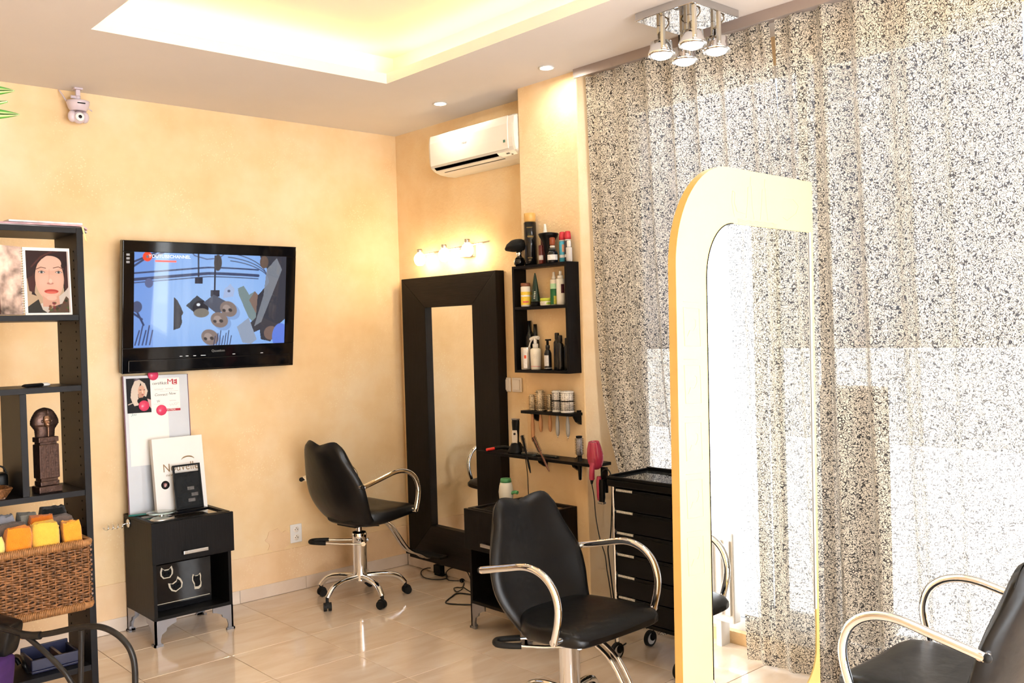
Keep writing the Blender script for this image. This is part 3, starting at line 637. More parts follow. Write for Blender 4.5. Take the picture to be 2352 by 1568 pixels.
for i in range(5):
    z0 = 1.66-i*.19; L.append([(-PW+.035, z0), (-PW+.12, z0-.004), (-PW+.125, z0-.13), (-PW+.04, z0-.126), (-PW+.035, z0)])
    L.append([(-PW+.035, z0+.02), (-PW+.12, z0+.016)]); L.append([(-PW+.055, z0-.095), (-PW+.068, z0-.075), (-PW+.088, z0-.078), (-PW+.102, z0-.060), (-PW+.100, z0-.040), (-PW+.092, z0-.038)])
engr(L)

# ---- bedside-style salon cabinets (one under the television, one under the shelves)
def leg_profile(w=.115, h=.135):
    return [(0, 0), (.038, 0), (.038, .010), (.030, .016), (.028, .030), (.036, .060), (.060, .075), (.064, .090), (.095, .105), (.115, .110), (w, h), (0, h)]
def salon_cabinet(label, loc, rotz, stickers):
    """front towards local -y; origin on the floor at the middle"""
    t = thing('side_cabinet', label, 'cabinet', loc, rotz, 'low black salon cabinets')
    w, d, z0, z1 = .217, .20, .135, .640; th = .018
    g = G().box(-w, -w+th, -d, d, z0, z1).box(w-th, w, -d, d, z0, z1).box(-w+th, w-th, -d, d, z0, z0+th).box(-w+th, w-th, d-.012, d, z0+th, z1).box(-w+th, w-th, -d+.02, d-.012, .425, .44)
    mod_bevel(g.obj('body', M_WOODB, t), .0015)
    g = G().box(-w, w, d-.025, d, z1+.0005, z1+.014).box(-w, w, -d, -d+.025, z1+.0005, z1+.014).box(-w, -w+.025, -d+.025, d-.025, z1+.0005, z1+.014).box(w-.025, w, -d+.025, d-.025, z1+.0005, z1+.014)
    g.obj('top_rim', M_WOODB, t)
    G().box(-w+.025, w-.025, -d+.025, d-.025, z1-.004, z1+.006).obj('top_glass', mat('smoked_mirror_top', (.34, .30, .25), .05, metal=.9), t)
    dr = mod_bevel(G().box(-w-.010, w+.010, -d-.022, -d-.003, .436, z1+.012).obj('drawer', M_WOODB, t), .002)
    hd = G().cbox(-.068, .068, -d-.047, -d-.035, .470, .488, .002); hd.box(-.060, -.050, -d-.036, -d-.0215, .474, .484).box(.050, .060, -d-.036, -d-.0215, .474, .484); hd.obj('handle', M_SATIN, dr)
    for sx in (-1, 1):
        for sy in (-1, 1):
            pr = leg_profile(); g = G()
            Ma = Matrix(((sx, 0, 0, -sx*w*-1*0 - sx*w), (0, 0, -sy*1.0, -sy*d*-1*0 - sy*d*-1), (0, 1, 0, 0), (0, 0, 0, 1)))
            # plate along the front or back, then plate along the side
            g.add([(sx*(w-x_), sy*d, z_) for x_, z_ in pr] + [(sx*(w-x_), sy*(d-.010), z_) for x_, z_ in pr], [tuple(range(12)), tuple(range(12, 24))[::-1]] + [(i, (i+1) % 12, 12+(i+1) % 12, 12+i) for i in range(12)])
            g.add([(sx*w, sy*(d-x_), z_) for x_, z_ in pr] + [(sx*(w-.010), sy*(d-x_), z_) for x_, z_ in pr], [tuple(range(12)), tuple(range(12, 24))[::-1]] + [(i, (i+1) % 12, 12+(i+1) % 12, 12+i) for i in range(12)])
            g.box(sx*w-.002 if sx > 0 else sx*w-.006, sx*w+.006 if sx > 0 else sx*w+.002, sy*d-.04 if sy > 0 else sy*d-.006, sy*d+.006 if sy > 0 else sy*d+.04, 0, .012)
            g.box(min(sx*(w+.006), sx*(w-.04)), max(sx*(w+.006), sx*(w-.04)), min(sy*(d+.006), sy*(d-.01)), max(sy*(d+.006), sy*(d-.01)), 0, .012)
            g.obj('leg', M_GREYMET, t)
    if stickers:
        # glossy backing panel low in the open compartment with three cat stickers
        pn = G().box(-w+.022, w-.075, -d+.105, -d+.11, z0+.02, .40).obj('gloss_panel', M_GLOSSB, t)
        M_STK = mat('sticker_beige', (.52, .46, .36), .5); y = -d+.1045
        def stick(pts, nm='cat_sticker'): 
            g = G(); g.add([(x, y, z) for x, z in pts] + [(x, y-.0006, z) for x, z in pts], [tuple(range(len(pts), 2*len(pts)))[::-1]]); return g
        def cat(cx, cz, s, rot, body):
            head = [(-.9, -.1), (-.95, .5), (-.75, 1.1), (-.35, .7), (.35, .7), (.75, 1.1), (.95, .5), (.9, -.1), (.5, -.6), (-.5, -.6)]
            if body: head = [(-.5, -2.1), (-.55, -1.2), (-.95, -.3), (-.95, .4), (-.75, 1.0), (-.3, .6), (.3, .6), (.75, 1.0), (.95, .4), (.85, -.4), (1.0, -1.0), (.9, -1.8), (.4, -2.2)]
            c, q = math.cos(rot), math.sin(rot); tr = lambda p, k: (cx+s*k*(p[0]*c-p[1]*q), cz+s*k*(p[0]*q+p[1]*c))
            o = stick([tr(p, 1.25) for p in head]).obj('cat_sticker', M_STK, t)
            g = G(); g.add([(tr(p, .95)[0], y-.0012, tr(p, .95)[1]) for p in head], [tuple(range(len(head)))[::-1]]); g.obj('cat_shape', M_BLACK, o)
            g = G()
            for e_ in (-.38, .38): g.add([(a_, y-.0018, b_) for a_, b_ in (tr((e_-.22, .05), 1), tr((e_+.22, .12), 1), tr((e_+.1, .28), 1), tr((e_-.1, .25), 1))], [(0, 1, 2, 3), (3, 2, 1, 0)])
            g.obj('cat_eyes', mat('white_ink', (.8, .8, .78), .5), o)
        cat(-.105, .347, .030, 0, False); cat(-.052, .272, .032, .5, False); cat(.060, .292, .022, 0, True)
        g = G().box(-w+.03, w-.085, y-.001, y, z0+.055, z0+.058); g.obj('panel_line', M_STK, t)
    return t
cab1 = salon_cabinet('low black cabinet with cat stickers and grey metal legs under the television', (-1.7125, -0.224, 0), 0, True)
cab2 = salon_cabinet('low black cabinet with grey metal legs standing against the pillar', (-0.385, -1.61, 0), -PI/2, False)

# ================================================================== wall and ceiling fixtures
def colmat(name, c, rough=.35, **k): return mat(name, c, rough, **k)
# ---- air conditioner
t = thing('air_conditioner', 'white split air conditioner high on the right wall beside the pillar', 'air conditioner', (0, 0, 0))
prof = [(-.002, 2.590), (-.06, 2.588), (-.115, 2.594), (-.160, 2.608), (-.188, 2.628), (-.198, 2.650), (-.203, 2.70), (-.204, 2.78), (-.198, 2.822), (-.170, 2.836), (-.002, 2.838)]
ya, yb = -1.438, -.632
M_AC = mat('ac_plastic', (.80, .755, .68), .28, var=.01)
def ring(y, k=1.0, cx=-.1, cz=2.715): return [(cx+(x-cx)*k if x < -.003 else x, y, cz+(z-cz)*k) for x, z in prof]
g = G(); g.loft([ring(ya+.0, .90), ring(ya+.008, .97), ring(ya+.022, 1.0), ring(yb-.022, 1.0), ring(yb-.008, .97), ring(yb, .90)], smooth=False); g.obj('housing', M_AC, t)
fp = [(-.2045, 2.640), (-.2085, 2.70), (-.2095, 2.78), (-.2035, 2.826)]
g = G(); fr_ = []
for y in (ya+.055, yb-.03): fr_.append([(x, y, z) for x, z in fp] + [(x+.006, y, z) for x, z in fp[::-1]])
g.loft(fr_, smooth=False); mod_bevel(g.obj('front_panel', M_AC, t), .0015)
def strip(z0, x0, z1, x1, ya_, yb_, th=.0015):
    return [[(x0, y, z0), (x1, y, z1), (x1-th, y, z1-th*.6), (x0-th, y, z0-th*.6)] for y in (ya_, yb_)]
G().loft(strip(2.630, -.1895, 2.616, -.172, ya+.17, yb-.045), smooth=False).obj('air_slot', M_DARKHOLE, t)
G().loft(strip(2.603, -.146, 2.6005, -.140, ya+.15, yb-.09), smooth=False).obj('louvre_gap', mat('ac_gap', (.05, .04, .03), .6), t)
G().loft(strip(2.614, -.169, 2.604, -.148, ya+.16, yb-.06, .003), smooth=False).obj('louvre', M_AC, t)
g = G().loft(strip(2.621, -.179, 2.616, -.172, ya+.075, ya+.10), smooth=False).loft(strip(2.614, -.168, 2.610, -.161, ya+.055, ya+.07), smooth=False); g.obj('display', M_BLACK, t)
text('logo', 'Haier', .022, mat('ac_grey_print', (.25, .25, .25), .5), t, (-.2100, -1.0, 2.735), RR, .0003)
G().box(-.2085, -.2065, ya+.075, ya+.092, 2.677, 2.692).obj('badge', mat('badge_green', (.05, .16, .12), .4, var=.4, vscale=200), t)

# ---- three-bulb lamp above the dark mirror
M_BULB = mat('lit_frosted_bulb', (1, 1, 1), emit=(1.0, 0.80, 0.48), estr=52.0)
t = thing('wall_lamp', 'three lit frosted bulbs on a chrome bar above the dark framed mirror', 'lamp', (0, 0, 0))
G().cbox(-.028, -.001, -.83, -.70, 2.075, 2.145, .004).obj('wall_plate', M_CHROME, t)
G().tube([(-.062, -.345, 2.118), (-.062, -1.035, 2.150)], .006, 10).obj('bar', M_CHROME, t)
G().cyl((-.028, -.765, 2.12), (-.062, -.765, 2.137), .006, 10).obj('arm', M_CHROME, t)
for y, z in ((-.372, 2.092), (-.632, 2.100), (-.865, 2.114)):
    T = Matrix.Translation((-.098, y, z))
    b = G().lathe([(.001, -.047), (.018, -.044), (.031, -.030), (.037, -.010), (.036, .008), (.028, .024), (.018, .032), (.001, .033)], 20, T).obj('bulb', M_BULB, t)
    G().lathe([(.001, .0335), (.018, .034), (.019, .052), (.016, .062), (.001, .063)], 16, T).obj('socket', M_SATIN, b)
    G().cyl((-.098, y, z+.05), (-.062, y, 2.102+.0464*(-y)), .0045, 8).obj('stem', M_CHROME, b)

# ---- four-spot ceiling lamp
t = thing('ceiling_lamp', 'square chrome ceiling lamp with four lit spotlights in front of the curtain', 'lamp', (0, 0, 0))
px0, px1, py0, py1 = -.625, -.298, -2.995, -2.688
M_PLATE = mat('polished_plate', (.55, .55, .56), .03, metal=1.0)
mod_bevel(G().box(px0, px1, py0, py1, H-.035, H-.001).obj('plate', M_PLATE, t), .002)
M_SPOT = mat('lit_spot_lens', (1, 1, 1), emit=(0.96, 0.95, 1.0), estr=75.0); M_ALU = mat('brushed_post', (.62, .58, .52), .35, metal=.8)
for sx, sy in ((-.542, -2.762), (-.382, -2.765), (-.553, -2.935), (-.398, -2.945)):
    for q in (-.066, .066):
        G().cbox(sx+q*.72-.008, sx+q*.72+.008, sy+q*.72-.004-.003, sy+q*.72+.007, 2.795, H-.0355, .0015).obj('post', M_ALU, t)
    G().cyl((sx-.056, sy-.056, 2.800), (sx+.056, sy+.056, 2.800), .0035, 8).obj('tilt_axle', M_CHROME, t)
    ringp = [(.054, 2.786), (.058, 2.780), (.058, 2.793), (.049, 2.812), (.047, 2.838), (.018, 2.842), (.016, 2.873), (.0005, 2.874)]
    T = Matrix.Translation((sx, sy, 0)); sp = G().lathe([(.048, 2.783)] + ringp, 24, T).obj('spot_shade', M_CHROME, t)
    G().lathe([(.0005, 2.764), (.024, 2.767), (.040, 2.774), (.0475, 2.786), (.0475, 2.79), (.0005, 2.79)], 22, T).obj('lens', M_SPOT, sp)
    G().tube(spline([(sx, sy, 2.868), (sx+.01, sy+.02, 2.885), (sx+.035, sy+.01, 2.90), (sx+.03, sy-.02, 2.92), (sx+.01, sy-.03, H-.036)], 5), .003, 6).obj('wire', mat('brown_wire', (.18, .13, .08), .5), sp)

# ---- security camera under the ceiling
t = thing('security_camera', 'small pale pan-tilt security camera hanging under the ceiling', 'camera', (-2.113, -0.085, 0))
M_CAMP = mat('pale_lilac_plastic', (.66, .56, .62), .22, var=.02)
G().cbox(-.022, .022, -.022, .022, H-.010, H-.0005, .003).cbox(-.011, .011, -.011, .011, H-.042, H-.0105, .003).obj('mount', M_CAMP, t)
G().lathe([(.001, H-.062), (.014, H-.062), (.014, H-.042), (.001, H-.042)], 14).cyl((-.036, 0, H-.050), (0, 0, H-.05), .009, 10).obj('knuckle', M_CAMP, t)
G().lathe([(.040, 2.842), (.050, 2.858), (.0575, 2.882), (.058, 2.893), (.020, 2.901), (.012, 2.903)], 28).obj('base_dome', M_CAMP, t)
G().box(-.020, .020, -.0565, -.0555, 2.872, 2.878).obj('name_strip', M_BLACK, t, None, None)
G().sphere((-.031, 0, 2.812), .023, 14, 10, 1.35).sphere((.031, 0, 2.812), .023, 14, 10, 1.35).obj('yoke', M_CAMP, t)
G().sphere((0, -.006, 2.808), .033, 20, 14).obj('head', M_CAMP, t)
Mh = Matrix.Translation((-.003, -.0335, 2.806)) @ Matrix.Rotation(PI/2, 4, 'X') @ Matrix.Rotation(.0, 4, 'Y')
G().lathe([(.0005, .006), (.021, .006), (.023, .0), (.021, -.012), (.0005, -.012)], 22, Mh).obj('led_ring', mat('led_white', (.9, .9, .9), .2), t)
G().lathe([(.0005, .009), (.0085, .009), (.0095, .006), (.0005, .004)], 16, Mh).obj('lens', M_GLOSSB, t)
G().tube([(-.052, .01, 2.885), (-.066, .04, 2.93), (-.072, .07, 2.958)], .004, 8).obj('aerial', M_CAMP, t)
G().tube([(.05, .01, 2.868), (.078, .02, 2.856)], .003, 8).obj('antenna_stub', M_CAMP, t)

# ---- double socket and light switches
t = thing('wall_socket', 'white double wall socket low on the back wall', 'socket', (-0.864, 0, .362))
mod_bevel(G().box(-.040, .040, -.012, -.0005, -.058, .058).obj('plate', M_WHITE, t), .004, 3)
for z in (-.025, .025):
    s = G().lathe([(.001, .0), (.017, .0), (.0195, .0045), (.018, .0065), (.001, .0065)], 20, Matrix.Translation((0, -.0065, z)) @ Matrix.Rotation(PI/2, 4, 'X')).obj('socket_well', M_SWITCH, t)
    g = G()
    for q in ((-.008, 0), (.008, 0), (0, .009)): g.lathe([(.0005, .0), (.0028, .0), (.0028, .0008), (.0005, .0008)], 8, Matrix.Translation((q[0], -.0131, z+q[1])) @ Matrix.Rotation(PI/2, 4, 'X'))
    g.obj('holes', M_DARKHOLE, s)
for y, lab in ((-1.083, 'cream light switch beside the dark mirror frame'), (-1.183, 'cream light switch next to the pillar')):
    t = thing('light_switch', lab, 'light switch', (0, y, 1.278), 0, 'cream light switches')
    mod_bevel(G().box(-.011, -.0005, -.043, .043, -.043, .043).obj('plate', M_SWITCH, t), .005, 3)
    mod_bevel(G().box(-.016, -.0115, -.030, .030, -.032, .032).obj('rocker', M_SWITCH, t), .003, 3)
# rough patch of plaster beside the socket
pts = [(math.cos(a)*(.088+.016*math.sin(3*a+1)+.01*math.sin(7*a)), math.sin(a)*(.070+.012*math.sin(4*a)+.008*math.sin(9*a))) for a in np.linspace(0, 2*PI, 40)[:-1]]
o = G().prism(pts, .004, M=Matrix.Translation((-.985, -.0005, .335)) @ Matrix.Rotation(PI/2, 4, 'X')).obj('plaster_patch', M_PLINTH, bpy.data.objects['wall_back'])

# ================================================================== shelves on the pillar
t = thing('wall_shelf_box', 'tall black open box shelf with three levels mounted on the pillar', 'shelf', (0, 0, 0))
xb, xf, yl, yr, zb, zt_ = -.1805, -.274, -1.460, -1.886, 1.371, 1.961; th = .016
mod_bevel(G().box(xf, xb, yl-th, yl, zb, zt_).obj('side_panel', M_WOODB, t), .001); mod_bevel(G().box(xf, xb, yr, yr+th, zb, zt_).obj('side_panel', M_WOODB, t), .001)
for z0 in (zb, 1.719, zt_-th): mod_bevel(G().box(xf, xb, yr+th+.0002, yl-th-.0002, z0, z0+th).obj('shelf_board', M_WOODB, t), .001)
Z1, Z2, Z3 = zb+th+.0005, 1.719+th+.0005, zt_+.0005
def bottle(name, label, x, y, z, prof, col, n=18, rough=.3, group='hair products on the box shelf', cat='bottle', caps=(), labels=(), metal=0.0, trans=0.0):
    """prof: (r, z) of the body; caps: list of (part name, colour, profile); labels: list of (part name, colour, z0, z1, r, angle0, angle1)"""
    t = thing(name, label, cat, (x, y, z), 0, group)
    G().lathe([(.0005, prof[0][1])] + list(prof) + [(.0005, prof[-1][1])], n).obj('body', mat('b_%s_%02x%02x%02x' % (name, int(col[0]*255), int(col[1]*255), int(col[2]*255)), col, rough, metal=metal, trans=trans), t)
    for (pn, c, p) in caps: G().lathe([(.0005, p[0][1])] + list(p) + [(.0005, p[-1][1])], n).obj(pn, mat('c_%02x%02x%02x' % tuple(int(q*255) for q in c), c, .35), t)
    for (pn, c, z0, z1, r, a0, a1) in labels:
        k = max(6, int((a1-a0)*8)); g = G(); an = [a0+(a1-a0)*i/k for i in range(k+1)]
        g.add([(r*math.cos(a), r*math.sin(a), zz) for zz in (z0, z1) for a in an], [(i, i+1, k+2+i, k+1+i) for i in range(k)], True); g.obj(pn, mat('l_%02x%02x%02x' % tuple(int(q*255) for q in c), c, .45, var=.12, vscale=120), t)
    return t
def cylp(r, z0, z1, b=.003): return [(r-b, z0), (r, z0+b), (r, z1-b), (r-b, z1)]
FR = (math.radians(150), math.radians(290))     # label side towards the room
xm = -.227
# on top of the box
t = thing('powder_brush', 'black neck duster brush with a wide round head on top of the box shelf', 'brush', (xm, -1.476, Z3), 0, 'hair products on the box shelf')
G().lathe([(.001, 0), (.020, .0), (.030, .012), (.032, .028), (.026, .045), (.019, .052), (.001, .053)], 20).obj('handle', M_GLOSSB, t)
G().lathe([(.001, .053), (.0165, .0535), (.0165, .090), (.001, .091)], 18).obj('ferrule', M_CHROME, t)
G().lathe([(.012, .0915), (.040, .094), (.070, .105), (.072, .112), (.060, .132), (.035, .150), (.001, .158)], 24).obj('bristle_head', mat('black_bristle', (.006, .006, .006), .9, bump=.5, bscale=200), t, (0, -.004, 0), (math.radians(-10), 0, 0))
t = bottle('spray_can', 'tall black hairspray can with a gold cap on top of the box shelf', xm, -1.568, Z3, cylp(.0345, 0, .238), (.006, .006, .007), rough=.12, caps=[('cap', (.72, .42, .13), cylp(.033, .2385, .288, .004))])
for q, a0_, a1_, am in ((.207, 3.35, 4.35, .0022), (.157, 3.5, 4.5, .005), (.040, 3.5, 4.2, .0022), (.028, 3.6, 4.0, .0015)):
    G().tube([(.0349*math.cos(a), .0349*math.sin(a), q+am*math.sin(a*34)) for a in np.linspace(a0_, a1_, 40)], .0007, 5).obj('gold_script', mat('gold_print', (.6, .4, .12), .3, metal=.5), t)
t = bottle('lotion_bottle', 'white nozzle bottle behind the black diffuser on top of the box shelf', -.209, -1.668, Z3, cylp(.026, 0, .150), (.10, .025, .022), caps=[('nozzle', (.85, .80, .76), [(.014, .1505), (.013, .165), (.009, .19), (.007, .215), (.0075, .219)])])
t = thing('hair_diffuser', 'black funnel shaped hairdryer diffuser on top of the box shelf', 'diffuser', (-.238, -1.722, Z3), 0, 'hair products on the box shelf')
G().lathe([(.018, .0), (.020, .04), (.022, .075), (.032, .115), (.050, .145), (.056, .158), (.052, .162), (.028, .166), (.001, .167)], 24).obj('funnel', M_BLACK, t)
G().lathe([(.001, -.0), (.0185, .0), (.0185, .004), (.001, .004)], 18).obj('collar', M_BLACK, t)
bottle('dye_bottle', 'slim dark red bottle on top of the box shelf', -.266, -1.690, Z3, cylp(.013, 0, .10), (.12, .02, .015), labels=[('label', (.55, .5, .48), .02, .045, .0133, *FR)])
bottle('gel_jar', 'small dark pump bottle with a white label on top of the box shelf', -.259, -1.771, Z3, [(.026, 0), (.028, .003), (.028, .050), (.022, .062), (.015, .066)], (.008, .009, .014), rough=.15, caps=[('cap', (.06, .06, .06), cylp(.019, .0665, .078)), ('ring', (.6, .56, .52), cylp(.014, .0785, .092)), ('plug', (.30, .07, .025), cylp(.015, .0925, .135, .004))], labels=[('label', (.78, .78, .80), .014, .042, .0284, *FR)])
for y, lab, c1 in ((-1.806, 'mousse can with a red cap and blue side, left one of the pair', (.08, .42, .62)), (-1.846, 'mousse can with a red cap and a portrait, right one of the pair', (.05, .04, .06))):
    t = bottle('mousse_can', lab, xm+.01, y, Z3, cylp(.0185, 0, .112), c1, caps=[('shoulder', (.8, .78, .76), cylp(.0175, .1125, .120)), ('cap', (.55, .03, .05), [(.0185, .1205), (.018, .135), (.0145, .160), (.012, .163)])],
               labels=[('portrait', (.62, .33, .22), .055, .095, .0188, math.radians(215), math.radians(265)), ('print', (.7, .7, .72), .025, .04, .0188, *FR)])
bottle('spray_bottle', 'small clear frosted spray bottle at the right end on top of the box shelf', -.236, -1.872, Z3, cylp(.0165, 0, .075), (.62, .60, .60), rough=.25, caps=[('cap', (.78, .76, .76), cylp(.011, .0755, .110))])
# upper compartment
bottle('small_jar', 'small dark jar with a pale lid at the left of the upper compartment', -.205, -1.497, Z2, cylp(.017, 0, .028), (.05, .055, .07), cat='jar', caps=[('lid', (.55, .48, .42), cylp(.018, .0285, .040))])
bottle('baby_powder', 'yellow and white powder bottle with a brown flat cap in the upper compartment', -.240, -1.532, Z2, cylp(.0275, 0, .112), (.86, .80, .70), caps=[('cap', (.27, .10, .05), cylp(.0275, .1125, .131))], labels=[('yellow_wrap', (.86, .60, .06), .010, .082, .0278, 0, 2*PI), ('red_print', (.7, .10, .12), .022, .030, .0281, math.radians(190), math.radians(260)), ('white_print', (.85, .84, .8), .055, .064, .0281, *FR)])
t = thing('cream_tube', 'dark green pointed tube standing on its black cap in the upper compartment', 'tube', (xm, -1.597, Z2), 0, 'hair products on the box shelf')
G().lathe([(.001, 0), (.028, 0), (.029, .004), (.028, .024), (.001, .025)], 20).obj('cap', M_BLACK, t)
rings = []
for i in range(12):
    f = i/11; rings.append([((.026*(1-f)+.002*f)*math.cos(2*PI*k/18), (.026*(1-f)**.75+.0035)*math.sin(2*PI*k/18), .0255+.157*f) for k in range(18)])
G().loft(rings).obj('tube_body', mat('dark_green_tube', (.012, .04, .028), .2), t)
for i in range(5): G().cbox(-.0245+.0012*i, -.0225+.0012*i, -.020, -.009, .040+.009*i, .045+.009*i, .0005).obj('white_print', mat('white_ink2', (.7, .75, .72), .5), t)
bottle('wax_jar', 'low lime green and white jar in the upper compartment', -.240, -1.694, Z2, cylp(.034, 0, .024), (.80, .76, .62), cat='jar', caps=[('lid', (.55, .62, .06), cylp(.0345, .0245, .041))], labels=[('label', (.62, .58, .5), .005, .02, .0343, math.radians(160), math.radians(215)), ('green_label', (.35, .48, .05), .006, .018, .0343, math.radians(225), math.radians(290))])
t = bottle('two_phase_bottle', 'clear bottle with green two-phase liquid and white pump in the upper compartment', -.235, -1.752, Z2, cylp(.0215, 0, .138), (.75, .68, .58), rough=.1, caps=[('pump', (.72, .66, .58), [(.012, .1385), (.012, .15), (.008, .156), (.007, .178)])], labels=[('green_liquid', (.01, .14, .045), .004, .088, .0218, 0, 2*PI), ('pale_liquid', (.40, .66, .42), .0885, .116, .0218, 0, 2*PI), ('yellow_tag', (.45, .42, .04), .006, .05, .022, math.radians(215), math.radians(260))])
bottle('nozzle_bottle', 'slim white bottle with a white pump in the upper compartment', -.235, -1.801, Z2, cylp(.0235, 0, .140), (.86, .83, .78), caps=[('collar', (.85, .82, .78), cylp(.0165, .1405, .158)), ('pump', (.85, .83, .8), [(.008, .1585), (.0075, .178), (.006, .181)])], labels=[('dark_label', (.06, .01, .02), .062, .110, .0238, math.radians(228), math.radians(280))])
# lower compartment
bottle('tall_black_bottle', 'tall glossy black bottle standing at the back left of the lower compartment', -.2, -1.512, Z1, [(.026, 0), (.028, .003), (.028, .170), (.020, .20), (.012, .215), (.012, .27)], (.008, .008, .009), rough=.12)
bottle('second_black_bottle', 'tall dark slim bottle behind the silver can in the lower compartment', -.203, -1.562, Z1, [(.018, 0), (.02, .003), (.02, .15), (.012, .19), (.010, .25)], (.010, .009, .009), rough=.2)
bottle('silver_can', 'short silver can with a red and white label in the lower compartment', -.246, -1.528, Z1, cylp(.0295, 0, .124), (.62, .56, .50), rough=.25, metal=.6, labels=[('white_label', (.75, .72, .70), .01, .118, .0298, math.radians(195), math.radians(235)), ('red_mark', (.7, .08, .02), .062, .080, .0301, math.radians(203), math.radians(228))])
t = bottle('trigger_bottle', 'cream trigger spray bottle in the lower compartment', -.240, -1.598, Z1, [(.024, 0), (.027, .003), (.030, .09), (.029, .112), (.018, .119), (.016, .12)], (.80, .74, .62), caps=[('collar', (.80, .77, .72), cylp(.016, .1205, .143))], labels=[('pink_line', (.72, .25, .25), .017, .020, .0285, *FR), ('print', (.72, .66, .55), .06, .085, .0298, math.radians(200), math.radians(240))])
g = G().tube(spline([(0, -.026, .174), (0, 0, .176), (0, .020, .172), (0, .036, .166)], 4), .0105, 10).tube(spline([(0, .025, .165), (0, .040, .148), (0, .052, .120)], 4), .0045, 8).cyl((0, 0, .1435), (0, 0, .172), .010, 10); g.obj('trigger', mat('trigger_white', (.80, .78, .74), .3), t)
t = bottle('pump_bottle', 'small black pump bottle with a white text label in the lower compartment', -.246, -1.700, Z1, [(.0195, 0), (.021, .003), (.021, .088), (.014, .108), (.010, .112)], (.009, .009, .010), rough=.12, labels=[('white_label', (.62, .60, .60), .022, .080, .0213, math.radians(150), math.radians(235))], caps=[('collar', (.02, .02, .02), cylp(.012, .1125, .135)), ('silver_base', (.6, .58, .56), cylp(.0213, .008, .012, .001))])
G().cyl((0, 0, .135), (0, 0, .160), .007, 10).cbox(-.008, .008, -.022, .012, .158, .167, .003).obj('pump_head', M_BLACK, t)
for i, (y, h, lab) in enumerate(((-1.752, .178, 'black pump bottle beside the white labelled one in the lower compartment'), (-1.790, .165, 'square shouldered black bottle with a tall cap in the lower compartment'), (-1.828, .150, 'plain black bottle at the right end of the lower compartment'))):
    t = bottle('black_bottle', lab, -.225-.015*(i % 2), y, Z1, [(.0185, 0), (.020, .003), (.019, h-.03), (.012, h-.018), (.011, h-.017)], (.006, .006, .006), rough=.2, caps=[('cap', (.008, .008, .008), cylp(.0125, h-.0165, h+.022))])

# ---- brush rack with round brushes
t = thing('brush_rack', 'short black shelf with holes holding five round brushes on the pillar', 'shelf', (0, 0, 0))
mod_bevel(G().box(-.272, -.182, -1.885, -1.497, 1.145, 1.161).obj('board', M_WOODB, t), .0015)
for y in (-1.545, -1.868):
    pr = [(-.181, 1.172 if y < -1.7 else 1.144), (-.181, 1.095), (-.190, 1.097), (-.215, 1.112), (-.236, 1.144), (-.21, 1.1445)]
    if y < -1.7: pr = [(-.181, 1.172), (-.181, 1.095), (-.190, 1.097), (-.215, 1.112), (-.236, 1.144), (-.2, 1.1445), (-.2, 1.172)]
    n = len(pr); G().add([(x, y-.008, z) for x, z in pr] + [(x, y+.008, z) for x, z in pr], [tuple(range(n)), tuple(range(n, 2*n))[::-1]] + [(i, n+i, n+(i+1) % n, (i+1) % n) for i in range(n)]).obj('bracket', M_BLACK, t)
M_BARB = bpy.data.materials.new('perforated_barrel'); M_BARB.use_nodes = True
def barrel_mat(name, base, sc):
    m = bpy.data.materials.new(name); m.use_nodes = True; n = m.node_tree.nodes; l = m.node_tree.links; p = n['Principled BSDF']
    tc = n.new('ShaderNodeTexCoord'); v = n.new('ShaderNodeTexVoronoi'); v.inputs['Scale'].default_value = sc; v.inputs['Randomness'].default_value = .25; l.new(tc.outputs['Object'], v.inputs['Vector'])
    r = n.new('ShaderNodeMapRange'); r.inputs[1].default_value = .36; r.inputs[2].default_value = .46; l.new(v.outputs['Distance'], r.inputs[0])
    mx = n.new('ShaderNodeMix'); mx.data_type = 'RGBA'; l.new(r.outputs[0], mx.inputs[0]); mx.inputs[6].default_value = (.012, .012, .012, 1); mx.inputs[7].default_value = base + (1,); l.new(mx.outputs[2], p.inputs['Base Color']); p.inputs['Roughness'].default_value = .35; p.inputs['Metallic'].default_value = .2; return m
M_BARC = barrel_mat('cream_barrel', (.70, .55, .36), 170); M_BARW = barrel_mat('white_barrel', (.80, .77, .74), 190)
